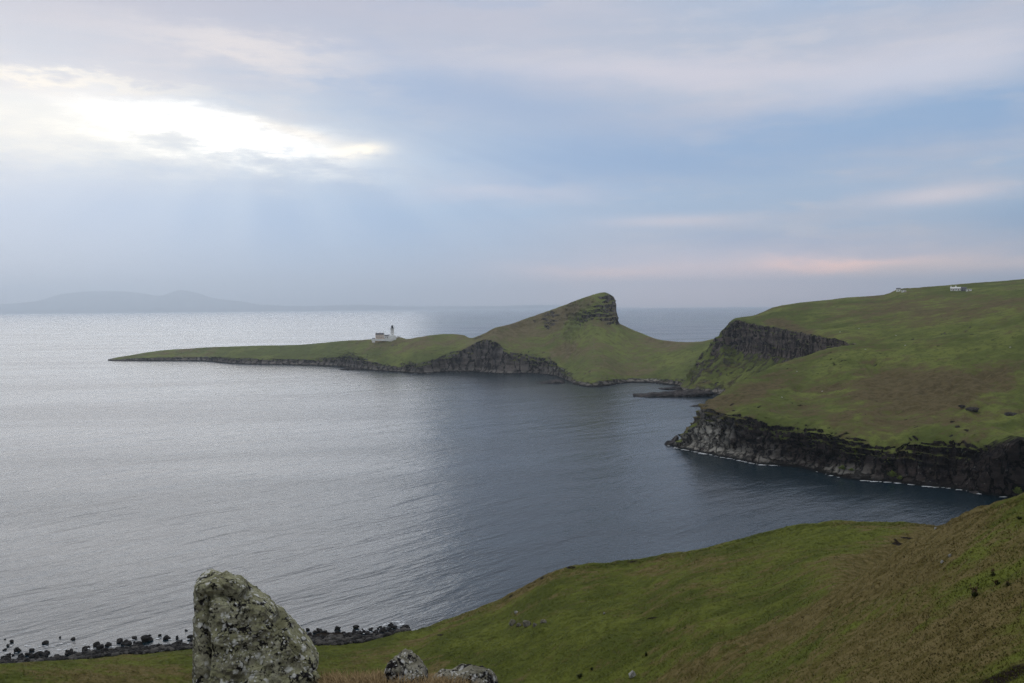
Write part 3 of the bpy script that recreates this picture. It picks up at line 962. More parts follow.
# ---- the sea ------------------------------------------------------------------
def sea():
    mt, n = new_mat("sea_water")
    p = n.pos()
    # swell from the south-west, cross chop, cat's paws and slicks
    def crest(deg, along, across):
        return n.scale_vec(n.scale_vec(p, (1, 1, 1), (0, 0, R(-deg))), (along, across, 1))
    sw = n.noise(crest(50, 0.016, 0.075), 1.0, 3, 0.5, 0.5)
    sw2 = n.noise(crest(38, 0.006, 0.022), 1.0, 2, 0.5, 0.4)
    ch = n.noise(crest(44, 0.13, 0.34), 1.0, 4, 0.6)
    ri = n.noise(crest(15, 0.7, 1.2), 1.0, 3, 0.6)
    paws = n.noise(crest(8, 0.0016, 0.007), 1.0, 4, 0.6)
    amp = n.step(paws, 0.33, 0.66, 0.85, 1.1)
    h = n.m('ADD', n.m('MULTIPLY', sw, 1.15), n.m('ADD', n.m('MULTIPLY', sw2, 1.8), n.m('ADD', n.m('MULTIPLY', ch, 0.46), n.m('MULTIPLY', ri, 0.03))))
    h = n.m('MULTIPLY', h, amp)
    nb = n.bump(h, 1.0, 0.9)
    rough = n.step(paws, 0.35, 0.62, 0.19, 0.25)
    n.principled((0.003, 0.015, 0.023), rough, nb, ior=1.333, spec=0.5)
    V = [(-61000, -1500, 0), (61000, -1500, 0), (61000, 60000, 0), (-61000, 60000, 0)]
    o = mesh_from("sea", V, [(0, 1, 2, 3)], mt, smooth=False)
    kind(o, "structure")


sea()


# ---- the air --------------------------------------------------------------------
def haze():
    mt, n = new_mat("sea_air")
    v = n.node('ShaderNodeVolumePrincipled')
    v.inputs['Color'].default_value = (0.82, 0.91, 1.0, 1)
    v.inputs['Density'].default_value = 5.2e-5
    v.inputs['Anisotropy'].default_value = 0.6
    o = n.node('ShaderNodeOutputMaterial')
    n.t.links.new(v.outputs[0], o.inputs['Volume'])
    bm = bmesh.new()
    bmesh.ops.create_cube(bm, size=1.0)
    for q in bm.verts:
        q.co = Vector((q.co.x * 124000, (q.co.y + 0.5) * 63000 - 2000, (q.co.z + 0.5) * 1700 - 40))
    ob = bmobj("haze", bm, mt)
    kind(ob, "stuff")


haze()


# =====================================================================  THINGS
def bvh_of(objs):
    V, F, k = [], [], 0
    for o in objs:
        V += [tuple(v.co) for v in o.data.vertices]
        F += [tuple(i + k for i in p.vertices) for p in o.data.polygons]
        k = len(V)
    return BVHTree.FromPolygons(V, F)


BV_ALL = bvh_of(LAND)
BV_HILL = bvh_of([near_hill])


def ground(x, y, bv=None):
    h = (bv or BV_ALL).ray_cast(Vector((x, y, 900)), Vector((0, 0, -1)))
    return h[0].z if h[0] else 0.0


def hit(px, py, bv=None):
    d = Vector(ray(px, py)).normalized()
    h = (bv or BV_ALL).ray_cast(Vector((0, 0, EYE)), d)
    return h[0]


def mpp(P):
    """metres that one pixel of the photograph spans at P"""
    return math.hypot(P[0], P[1]) / FPX


# ---------------------------------------------------------------- rock makers
def rock_material(name, dark, light, lichen, lichen_amt, moss, moss_amt, s, black=0.0):
    mt, n = new_mat(name)
    p = n.node('ShaderNodeTexCoord').outputs['Object']
    a = n.noise(p, 2.2 * s, 6, 0.65)
    b = n.noise(p, 6.5 * s, 5, 0.7)
    c = n.noise(p, 17.0 * s, 4, 0.7)
    col = n.mix(n.step(a, 0.38, 0.62), dark, light)
    col = n.mix(n.step(b, 0.5, 0.68, 0.0, 0.75), col, tuple(0.45 * x for x in dark))
    col = n.mix(n.step(c, 0.52, 0.68, 0.0, 0.7), col, tuple(0.35 * x for x in dark))
    if moss_amt:
        nz = n.sep(n.node('ShaderNodeNewGeometry').outputs['Normal'])[2]
        mm = n.m('ADD', n.m('MULTIPLY', nz, 0.35), n.m('ADD', n.noise(p, 3.1 * s, 5, 0.65), n.m('MULTIPLY', n.m('SUBTRACT', c, 0.5), 0.5)))
        col = n.mix(n.m('MULTIPLY', n.step(mm, 0.50, 0.74), moss_amt), col, moss)
    if black:
        bb = n.m('ADD', n.noise(p, 4.1 * s, 6, 0.72), n.m('MULTIPLY', n.m('SUBTRACT', c, 0.5), 0.35))
        col = n.mix(n.step(bb, 0.64 - 0.1 * black, 0.70 - 0.1 * black), col, (0.010, 0.009, 0.009))
    if lichen_amt:
        w = n.node('ShaderNodeVectorMath', operation='MULTIPLY_ADD')
        n.put(w.inputs[0], n.node('ShaderNodeTexNoise').outputs[1])
        wn = w.inputs[0].links[0].from_node
        n.put(wn.inputs['Vector'], p)
        wn.inputs['Scale'].default_value = 14.0 * s
        wn.inputs['Detail'].default_value = 3.0
        w.inputs[1].default_value = (0.09 / s,) * 3
        n.put(w.inputs[2], p)
        wp = w.outputs[0]
        v1 = n.vor(wp, 6.0 * s)
        v2 = n.vor(wp, 15.0 * s)
        g = n.noise(p, 2.0 * s, 3, 0.6)
        m1 = n.m('MULTIPLY', n.step(n.m('ADD', v1, n.m('MULTIPLY', n.m('SUBTRACT', b, 0.5), 0.9)), 0.40, 0.22), n.step(g, 0.44, 0.56))
        m2 = n.m('MULTIPLY', n.step(v2, 0.38, 0.28), n.step(n.noise(p, 3.3 * s, 2, 0.6), 0.50, 0.60))
        col = n.mix(n.m('MULTIPLY', n.m('MAXIMUM', m1, m2), lichen_amt), col, n.mix(c, tuple(0.7 * x for x in lichen), lichen))
    h = n.m('ADD', n.m('MULTIPLY', a, 0.8), n.m('ADD', n.m('MULTIPLY', b, 0.5), n.m('MULTIPLY', c, 0.28)))
    n.principled(col, 0.92, n.bump(h, 0.8, 0.09 / s), spec=0.15)
    return mt


M_SHORE = rock_material("wet_basalt", (0.012, 0.011, 0.011), (0.045, 0.042, 0.039), (0.1, 0.1, 0.09), 0.0, (0, 0, 0), 0.0, 0.35)
M_STAND = rock_material("lichened_boulder", (0.12, 0.11, 0.075), (0.34, 0.325, 0.225), (0.68, 0.67, 0.60), 0.9, (0.24, 0.24, 0.11), 0.45, 2.6, 1.14)
M_KNOB = rock_material("pale_lichened_boulder", (0.10, 0.09, 0.08), (0.32, 0.30, 0.25), (0.66, 0.65, 0.60), 0.9, (0.2, 0.19, 0.09), 0.3, 3.2, 1.5)
M_PALE = rock_material("bleached_stone", (0.22, 0.21, 0.19), (0.42, 0.41, 0.37), (0.5, 0.5, 0.47), 0.5, (0.1, 0.1, 0.05), 0.0, 0.8)
M_CROP = rock_material("weathered_outcrop", (0.085, 0.075, 0.062), (0.20, 0.18, 0.15), (0.36, 0.35, 0.31), 0.7, (0.1, 0.1, 0.04), 0.35, 0.6)
M_SKER = rock_material("tidal_rock", (0.022, 0.019, 0.019), (0.070, 0.060, 0.056), (0.2, 0.19, 0.16), 0.3, (0.1, 0.1, 0.04), 0.0, 0.06)


def ico(sub):
    bm = bmesh.new()
    bmesh.ops.create_icosphere(bm, subdivisions=sub, radius=1.0)
    V = np.array([v.co[:] for v in bm.verts])
    F = np.array([[v.index for v in f.verts] for f in bm.faces])
    bm.free()
    return V, F


ICO = {k: ico(k) for k in (2, 3, 4, 5)}


def rock_shape(seed, sub, dims, block=0.5, rough=0.22):
    V, F = ICO[sub]
    r = np.random.default_rng(seed)
    V = V / (np.abs(V) ** (2 + 3 * block)).sum(1)[:, None] ** (1 / (2 + 3 * block))
    for k in range(7):            # a few broken flats
        nrm = r.normal(size=3)
        nrm /= np.linalg.norm(nrm)
        lim = r.uniform(0.62, 0.95)
        d = V @ nrm
        V = V - nrm * np.clip(d - lim, 0, None)[:, None]
    V = V * (1 + rough * fbm(V, 1.1, 3, off=seed * 3.7) + 0.35 * rough * fbm(V, 4.0, 3, off=seed * 1.3))[:, None]
    return V * np.array(dims), F


# ---------------------------------------------------------------- great standing boulder beside the camera
def standing_boulder():
    D = 7.0
    rows = [(577, 205, 231), (578.2, 198, 238), (581, 194.5, 244), (586, 193.8, 249.5), (592, 193, 253.5), (597, 193.2, 260), (601, 192.6, 267), (606, 193, 272.5),
            (612, 193.6, 279), (618, 194, 285), (627, 194, 297), (634, 194, 301), (641, 193.5, 306), (654, 194, 317), (668, 193.5, 323), (676, 193, 321), (683, 193, 319), (720, 190, 326), (775, 186, 336)]
    ys = np.array([r[0] for r in rows], float)
    ys = ys + np.interp(ys, [577, 600, 640], [5.0, 1.5, 0.0])
    yy = np.concatenate([np.linspace(ys[0], 690, 210, endpoint=False), np.linspace(690, 775, 60)])
    xl = np.interp(yy, ys, [r[1] for r in rows])
    xr = np.interp(yy, ys, [r[2] for r in rows]) - np.interp(yy, [580, 600, 650, 690], [2.0, 5.0, 5.0, 1.0])
    c0 = at(258, 683, D)
    ax = azdir(258)
    rt = np.array([ax[1], -ax[0], 0])
    N = 260
    th = np.linspace(0, 2 * math.pi, N, endpoint=False)
    ct, st = np.cos(th), np.sin(th)
    e = 2 / 3.6
    cu, su = np.sign(ct) * np.abs(ct) ** e, np.sign(st) * np.abs(st) ** e
    G = []
    for y, a, b in zip(yy, xl, xr):
        L, Rr = at(a, y, D), at(b, y, D)
        mid, hw = (L + Rr) / 2, np.linalg.norm(Rr - L) / 2
        dep = np.interp(y, [574, 580, 600, 640, 700, 775], [0.06, 0.17, 0.22, 0.30, 0.38, 0.46])
        lean = np.interp(y, [574, 690], [0.10, 0.0])
        G.append(mid[None] + rt[None] * (cu * hw)[:, None] + ax[None] * (su * dep + lean)[:, None])
    G = np.array(G)
    gp = np.concatenate([G, G[:, :1]], 1)
    a_ = np.gradient(gp, axis=0)
    b_ = np.gradient(gp, axis=1)
    nr = np.cross(b_, a_)[:, :-1]
    nr /= np.linalg.norm(nr, axis=-1)[..., None] + 1e-9
    ctr = G.mean(1, keepdims=True)
    sgn = np.sign(((G - ctr) * nr).sum(-1))
    nr *= np.where(sgn == 0, 1, sgn)[..., None]
    d = (0.085 * (ridged(G, 4.2, 5, off=1.0) - 0.4) + 0.05 * np.floor(3.5 * fbm(G, 4.5, 3, off=2.0)) / 3.5 + 0.022 * fbm(G, 12.0, 3, off=9.0) + 0.014 * fbm(G, 30.0, 3, off=6.0))
    edge = np.abs(ct)[None, :] ** 3
    blk = np.floor(G * np.array([7.0, 7.0, 5.5]) + 0.9 * fbm(G, 5.0, 3, off=20.0)[..., None])
    d += 0.035 * (np.sin(blk[..., 0] * 12.9 + blk[..., 1] * 78.2 + blk[..., 2] * 37.7) * 43758.5 % 1.0 - 0.5)
    d *= 1 - 0.85 * edge
    d *= np.interp(yy, [575, 583], [0.3, 1.0])[:, None]
    px, py = project(G)
    front = (st < 0.1)[None, :]

    def groove(poly, w, depth):
        m = np.full(px.shape, 1e9)
        for (x0, y0), (x1, y1) in zip(poly[:-1], poly[1:]):
            t = np.clip(((px - x0) * (x1 - x0) + (py - y0) * (y1 - y0)) / ((x1 - x0) ** 2 + (y1 - y0) ** 2), 0, 1)
            m = np.minimum(m, np.hypot(px - x0 - t * (x1 - x0), py - y0 - t * (y1 - y0)))
        m = m + 2.2 * fbm(G, 9.0, 3, off=14.0)
        return -depth * np.exp(-(m / w) ** 2) * front
    d = d + groove([(196, 612), (202, 598), (212, 595), (222, 594), (230, 597), (242, 597), (250, 592)], 3.0, 0.075)
    d = d + groove([(281, 617), (290, 628), (296, 640), (306, 652), (316, 668)], 4.5, 0.13)
    d = d + groove([(204, 600), (202, 625), (206, 650), (202, 683)], 4.5, 0.10)
    d = d + groove([(236, 683), (248, 668), (258, 662), (268, 672)], 4.0, 0.05)
    d = d + groove([(262, 655), (250, 648), (240, 652)], 2.4, 0.03)
    G = G + nr * d[..., None]
    n0 = len(yy)
    top = G[0].mean(0) + np.array([0, 0, 0.012])
    V = np.concatenate([G.reshape(-1, 3), top[None]])
    F = []
    for i in range(n0 - 1):
        for j in range(N):
            k = (j + 1) % N
            F.append((i * N + j, i * N + k, (i + 1) * N + k, (i + 1) * N + j))
    org = np.array([c0[0], c0[1], 96.3])
    me_f = np.array(F)
    tri = [(n0 * N, (j + 1) % N, j, j) for j in range(N)]
    bm = bmesh.new()
    vs = [bm.verts.new(v - org) for v in V]
    for f in me_f:
        bm.faces.new([vs[i] for i in f])
    for f in tri:
        bm.faces.new([vs[f[0]], vs[f[1]], vs[f[2]]])
    o = bmobj("standing_boulder", bm, M_STAND, smooth=True)
    o.location = org
    tag(o, "tall upright boulder covered in grey green lichen, in front of the sea", "boulder")


standing_boulder()


def knob(px0, px1, ytop, D, seed, label, depth, skew=0.0):
    L, Rr = at(px0, 683, D), at(px1, 683, D)
    w = np.linalg.norm(Rr - L) / 2
    c = (L + Rr) / 2
    zt = at((px0 + px1) / 2, ytop, D)[2]
    zb = 96.75
    V, F = rock_shape(seed, 5, (w * 1.04, depth, (zt - zb) * 0.62), 0.55, 0.16)
    V = V + 0.012 * fbm(V, 26.0, 3, off=3.0)[:, None] * V / np.linalg.norm(V, axis=1)[:, None]
    V[:, 0] += skew * V[:, 2]
    V[:, 2] += zt - V[:, 2].max() - zb
    o = mesh_from("boulder", V, F, M_KNOB)
    o.location = (c[0], c[1] + 0.05, zb)
    tag(o, label, "boulder")


knob(383, 429, 655.5, 6.7, 5, "small rounded boulder with a black stained top, right of the tall upright boulder", 0.17)
knob(424, 500, 665.5, 6.75, 12, "low broad pale grey boulder at the bottom edge, touching a rounder one", 0.2)


# ---------------------------------------------------------------- stony shore under the hillside
GE = [(-60, 667), (0, 664.5), (78, 660), (137, 656), (193, 654), (300, 650), (345, 648), (380, 641), (408, 632)]


def grass_edge(x):
    return float(np.interp(x, [g[0] for g in GE], [g[1] for g in GE]))


def shore():
    protos = []
    for k in range(6):
        r = np.random.default_rng(k + 40)
        V, F = rock_shape(40 + k, 3, (1.0, r.uniform(0.75, 1.0), r.uniform(0.6, 0.85)), 0.3, 0.25)
        me = bpy.data.meshes.new("shore_boulder")
        me.from_pydata([tuple(v) for v in V], [], [tuple(int(i) for i in f) for f in F])
        for p in me.polygons:
            p.use_smooth = True
        me.materials.append(M_SHORE)
        protos.append(me)
    r = np.random.default_rng(5)
    spots = []
    fixed = [(18, 651, 5.5), (32, 651, 4.5), (8, 646, 3), (12, 642, 3.5), (5, 650, 3), (45, 643.5, 5), (5, 639.5, 1.6), (60, 637.5, 1.8), (73, 639.5, 4.5), (85, 650.5, 4),
             (47, 653, 6), (120, 642, 6), (167, 639, 5.5), (145, 641, 8), (126, 641, 3), (95, 645, 4), (186, 630.5, 2.5), (177, 637, 2.4), (150, 635.5, 2), (160, 636, 3),
             (57, 655, 2), (70, 654, 2), (318, 630.5, 4), (325, 632.5, 5), (338, 629.5, 5.5), (344, 634, 4), (354, 631.5, 3.5), (371, 630, 4), (383, 632, 6), (392, 633, 5),
             (404, 627.5, 5), (356, 628, 4.5), (398, 631, 4), (310, 634, 4)]
    spots += fixed
    while len(spots) < 290:
        x = r.uniform(-14, 196) if r.random() < 0.66 else r.uniform(300, 408)
        ge = grass_edge(x)
        if x < 200:
            h = np.interp(x, [-14, 60, 90, 140, 196], [8, 8, 13, 18, 18])
            y = ge - 0.5 - h * r.random() ** 1.5
        else:
            h = np.interp(x, [300, 340, 408], [14, 12, 5])
            y = ge - 6 * (x < 395) - 0.3 * h - 0.7 * h * r.random() ** 1.4
        spots.append((x, y, r.uniform(2.4, 6.4) if 85 < x < 200 else r.uniform(2.0, 5.2)))
    for i, (x, y, px) in enumerate(spots):
        D = dwater(x, y)
        P = at(x, y, D)
        rad = px * 0.5 * mpp(P) * 1.1
        o = bpy.data.objects.new("shore_boulder", protos[i % 6])
        COL.objects.link(o)
        gz = max(0.0, ground(P[0], P[1], BV_HILL)) if y > grass_edge(x) - 9 else 0.0
        o.location = (P[0], P[1], gz + rad * r.uniform(0.1, 0.4))
        o.scale = (rad * r.uniform(0.85, 1.3), rad, rad * r.uniform(0.8, 1.1))
        o.rotation_euler = (r.uniform(-0.3, 0.3), r.uniform(-0.3, 0.3), r.uniform(0, 6.28))
        inwater = y < grass_edge(x) - (15 if x < 200 else 17)
        side = "left of the tall upright boulder" if x < 250 else "between the tall upright boulder and the grass slope"
        if x < 250 and inwater:
            lab = "black wet boulder standing in the water off the shore, left of the tall upright boulder"
        else:
            lab = "black wet boulder on the stony shore, " + side
        tag(o, lab, "boulder", "black boulders along the near shore" + (" standing in water" if x < 250 and inwater else (" on the left" if x < 250 else " on the right")))
    # cobbles and shingle between them: past counting
    V2, F2 = ICO[2]
    Vs, Fs, k = [], [], 0
    for i in range(4300):
        x = r.uniform(-60, 410)
        ge = grass_edge(x)
        h = np.interp(x, [-60, 60, 100, 200, 300, 345, 400, 412], [4, 5, 10, 12, 13, 11, 7, 3])
        y = ge + 1.8 - h * r.random() ** 1.2
        D = dwater(x, y)
        P = at(x, y, D)
        gz = max(-0.1, ground(P[0], P[1], BV_HILL))
        rad = r.uniform(0.12, 0.5) if i < 3600 else r.uniform(0.45, 0.95)
        v = V2 * (1 + 0.3 * r.normal(size=(len(V2), 1)) * 0.5) * rad * np.array([1.2, 1, 0.7]) + np.array([P[0], P[1], gz + 0.3 * rad])
        Vs.append(v)
        Fs.append(F2 + k)
        k += len(V2)
    mt, n = new_mat("shingle_stone")
    isl = n.node('ShaderNodeNewGeometry').outputs['Random Per Island']
    n.principled(n.mix(n.step(isl, 0.2, 1.0), (0.012, 0.011, 0.010), (0.085, 0.078, 0.068)), 0.85, spec=0.2)
    o = mesh_from("shingle", np.concatenate(Vs), np.concatenate(Fs), mt)
    kind(o, "stuff")


shore()


# ---------------------------------------------------------------- stones in the turf
def turf_rock(px, py, wpx, hpx, seed, mat, label, name="rock", bv=None, group=None, sink=0.35, depth=0.8):
    P = hit(px, py + hpx * 0.5, bv)
    if P is None:
        print("no ground for", label)
        return
    m = mpp(P)
    w, h = wpx * m / 2, hpx * m
    V, F = rock_shape(seed, 4, (w, w * depth, h * 0.62), 0.45, 0.42 if name == 'crag' else 0.24)
    V[:, 2] += h * (0.62 - sink)
    o = mesh_from(name, V, F, mat)
    o.location = P
    o.rotation_euler = (0, 0, random.uniform(-0.5, 0.5))
    tag(o, label, "rock", group)
    return o


turf_rock(632.5, 673, 7.5, 7, 71, M_PALE, "lone round white stone in the grass at the bottom of the slope")
for i, (x, y, w, h, lab) in enumerate([
        (512, 622, 8, 6, "pale jagged rock at the left end of the outcrop on the green slope"),
        (519, 624, 5, 4, "small low rock second from the left in the outcrop on the green slope"),
        (527, 623, 9, 6, "broad grey rock in the middle of the outcrop on the green slope"),
        (535, 624, 5, 4, "small grey rock right of the middle of the outcrop on the green slope"),
        (543, 621, 7, 3, "flat pale rock at the right end of the outcrop on the green slope"),
        (516, 612, 4, 3, "small pale stone by itself above the outcrop, near the coast edge"),
        (604, 613, 2.5, 2, "tiny pale stone alone in the middle of the green slope"),
        (942, 561.5, 3.2, 3.2, "left of two pale stones in green turf under the brown ridge"),
        (950, 555, 3.2, 3.2, "right of two pale stones in green turf under the brown ridge"),
        (935.5, 528, 2.2, 2.2, "tiny white stone on the crest of the brown ridge")]):
    turf_rock(x, y, w, h, 80 + i, M_PALE if i > 4 else M_CROP, lab)
for i, (x, y, w, h, lab) in enumerate([
        (972, 409, 11, 3.2, "dark rock crag in the turf above the black cliff"),
        (1011, 414, 12, 3, "low dark crag at the right edge above the black cliff"),
        (961, 406, 6, 2.2, "small dark rock left of a crag above the black cliff")]):
    turf_rock(x, y, w, h, 120 + i, M_SKER, lab, name="crag", bv=bvh_of([bluff]))


# ---------------------------------------------------------------- skerries and stack
def skerry(px0, px1, ytop, ywat, seed, label, name="skerry", depth=9.0, flat=True):
    D = dwater((px0 + px1) / 2, ywat)
    L, Rr = at(px0, ywat, D), at(px1, ywat, D)
    w = np.linalg.norm(Rr - L) / 2
    h = (ywat - ytop) * D / FPX
    V, F = rock_shape(seed, 5, (w, depth, h), 0.5 if flat else 0.2, 0.16)
    V[:, 2] = V[:, 2] * 0.9 + 0.35 * h * ridged(V, 0.12, 3, off=seed)
    V[:, 2] -= V[:, 2].max() - h
    V[:, 2] = V[:, 2] * np.clip(0.7 + 0.4 * V[:, 0] / w + 0.5 * fbm(V, 0.07, 3, off=seed), 0.2, 1.1) - 0.15
    o = mesh_from(name, V, F, M_SKER)
    c = (L + Rr) / 2
    o.location = (c[0], c[1] + depth * 0.8, 0)
    tag(o, label, "rock")
    return o


skerry(634, 716, 389.6, 396.8, 201, "long flat skerry running out into the bay below the columnar cliff", depth=14)
skerry(660, 706, 385.0, 389.5, 205, "pale low rock shelf behind the long skerry, under the green neck", name="rock_shelf", depth=12)
skerry(690, 716, 403.8, 406.5, 202, "narrow dark reef between the long skerry and the right headland", depth=6)
skerry(536, 566, 379.5, 383.5, 203, "flat reef off the small beach under the pointed hill", depth=14)
skerry(338, 362, 366.0, 370.0, 204, "dark reef at the foot of the lighthouse peninsula", depth=12)
skerry(972, 987, 489.5, 493.5, 206, "pale sea rock at the foot of the black cliff", depth=3.5)


def sea_stack():
    D = dwater(672, 445.0)
    L, Rr = at(664, 445, D), at(680, 445, D)
    w = np.linalg.norm(Rr - L) / 2
    m = D / FPX
    V, F = rock_shape(210, 5, (w, 5.0, 3.2), 0.3, 0.22)
    # the leaning fin on its seaward end
    k = np.exp(-((V[:, 0] / w - 0.15 - 0.12 * (V[:, 2])) / 0.24) ** 2) * (V[:, 2] > 0)
    V[:, 2] += k * 4.2
    V[:, 0] += 0.28 * np.clip(V[:, 2] - 1.5, 0, 9)
    o = mesh_from("sea_stack", V, F, M_SKER)
    c = (L + Rr) / 2
    o.location = (c[0], c[1] + 3.0, -0.6)
    tag(o, "small dark stack with a leaning fin at the tip of the right headland", "sea stack")


sea_stack()


# ---------------------------------------------------------------- surf
def surf():
    mt, n = new_mat("surf_foam")
    n.principled((0.72, 0.74, 0.74), 0.7, spec=0.2)
    Vs, Fs, k = [], [], 0

    def run(gname, dens, wmax, seed):
        nonlocal k
        r = np.random.default_rng(seed)
        g = GRIDS[gname]
        line = []
        for c in range(g.shape[0]):
            i = int(np.argmax(g[c, :, 2] > 0.0))
            if i == 0:
                continue
            a, b = g[c, i - 1], g[c, i]
            t = -a[2] / (b[2] - a[2] + 1e-9)
            line.append(a + (b - a) * t)
        line = np.array(line)
        px, py = project(line)
        for q in range(len(line) - 1):
            seg = line[q + 1] - line[q]
            L = np.linalg.norm(seg)
            if L > 40 or not (0 < px[q] < 1030):
                continue
            p = dens(px[q])
            for _ in range(max(1, int(L / 0.5))):
                ph = line[q][0] * 0.11 + line[q][1] * 0.05
                if r.random() > p * (0.7 + 0.45 * math.sin(ph) + 0.35 * math.sin(2.7 * ph + 1.0)):
                    continue
                c = line[q] + seg * r.random()
                toward = -c[:2] / np.linalg.norm(c[:2])
                cx = c[:2] + toward * (r.uniform(-0.5, 0.7) + max(0.0, math.sin(1.9 * ph)) * 1.0 * r.random() ** 2) * wmax
                ra = r.uniform(0.2, 1.0) ** 1.5 * wmax * 0.6
                m = 9
                th = np.linspace(0, 2 * math.pi, m, endpoint=False) + r.random()
                rr = ra * (1 + 0.35 * r.normal(size=m)).clip(0.3, 1.7)
                z = 0.04 + 0.004 * (len(Vs) % 40)
                v = np.stack([cx[0] + rr * np.cos(th) * 1.8, cx[1] + rr * np.sin(th) * 0.8, np.full(m, z)], 1)
                Vs.append(v)
                for j in range(1, m - 1):
                    Fs.append((k, k + j, k + j + 1))
                k += m
    bl = lambda x: (0.10 + 0.75 * math.exp(-((x - 698) / 18) ** 2) + 0.5 * math.exp(-((x - 732) / 10) ** 2) + 0.35 * math.exp(-((x - 750) / 8) ** 2)
                    + 0.55 * math.exp(-((x - 840) / 13) ** 2) + 0.45 * math.exp(-((x - 880) / 12) ** 2) + 0.2 * math.exp(-((x - 930) / 10) ** 2))
    run("sea_bluff", bl, 2.3, 1)
    pn = lambda x: 0.05 + 0.18 * math.exp(-((x - 270) / 50) ** 2) + 0.16 * math.exp(-((x - 470) / 60) ** 2)
    run("peninsula", pn, 1.3, 2)
    # broken water among the near shore boulders
    r = np.random.default_rng(3)
    for _ in range(170):
        x = r.uniform(0, 190) if r.random() < 0.4 else r.uniform(300, 405)
        y = grass_edge(x) - (r.uniform(8, 16) if x > 250 else r.uniform(9, 18))
        c = at(x, y, dwater(x, y))
        m = 8
        th = np.linspace(0, 2 * math.pi, m, endpoint=False)
        rr = r.uniform(0.12, 0.4) * (1 + 0.3 * r.normal(size=m)).clip(0.4, 1.6)
        v = np.stack([c[0] + rr * np.cos(th) * 1.8, c[1] + rr * np.sin(th) * 0.8, np.full(m, 0.03 + 0.003 * (len(Vs) % 40))], 1)
        Vs.append(v)
        for j in range(1, m - 1):
            Fs.append((k, k + j, k + j + 1))
        k += m
    o = mesh_from("sea_foam", np.concatenate(Vs), np.array(Fs), mt, smooth=False)
    kind(o, "stuff")


surf()


# ---------------------------------------------------------------- buildings
def flat_mat(name, col, rough=0.85, var=0.12, scale=0.6):
    mt, n = new_mat(name)
    p = n.node('ShaderNodeTexCoord').outputs['Object']
    a = n.noise(p, scale, 5, 0.6)
    c = n.mix(n.step(a, 0.3, 0.7), tuple(x * (1 - var) for x in col), tuple(min(1, x * (1 + var)) for x in col))
    n.principled(c, rough, n.bump(n.noise(p, scale * 12, 3), 0.2, 0.02), spec=0.25)
    return mt


M_WHITE = flat_mat("limewash", (0.80, 0.79, 0.75))
M_CREAM = flat_mat("ochre_render", (0.70, 0.57, 0.47))
M_SLATE = flat_mat("slate", (0.10, 0.10, 0.11), 0.6)
M_DARKP = flat_mat("black_paint", (0.03, 0.032, 0.035), 0.5)
M_GLASS = flat_mat("window_glass", (0.025, 0.03, 0.035), 0.12)
M_DOOR = flat_mat("painted_door", (0.16, 0.07, 0.05), 0.6)
M_STONEW = flat_mat("stone_wall", (0.50, 0.49, 0.45), 0.9, 0.25, 1.2)


def box(bm, x0, x1, y0, y1, z0, z1):
    vs = [bm.verts.new((x, y, z)) for x in (x0, x1) for y in (y0, y1) for z in (z0, z1)]
    for f in ((0, 1, 3, 2), (4, 6, 7, 5), (0, 4, 5, 1), (2, 3, 7, 6), (0, 2, 6, 4), (1, 5, 7, 3)):
        bm.faces.new([vs[i] for i in f])


def lathe(bm, prof, n=32):
    rings = []
    for (r, z) in prof:
        rings.append([bm.verts.new((r * math.cos(2 * math.pi * i / n), r * math.sin(2 * math.pi * i / n), z)) for i in range(n)])
    for a, b in zip(rings[:-1], rings[1:]):
        for i in range(n):
            bm.faces.new((a[i], a[(i + 1) % n], b[(i + 1) % n], b[i]))
    bm.faces.new(rings[0][::-1])
    bm.faces.new(rings[-1])


def part(name, fill, mat, parent, smooth=False, loc=None):
    bm = bmesh.new()
    fill(bm)
    o = bmobj(name, bm, mat, parent, smooth)
    if loc is not None:
        o.location = loc
    return o


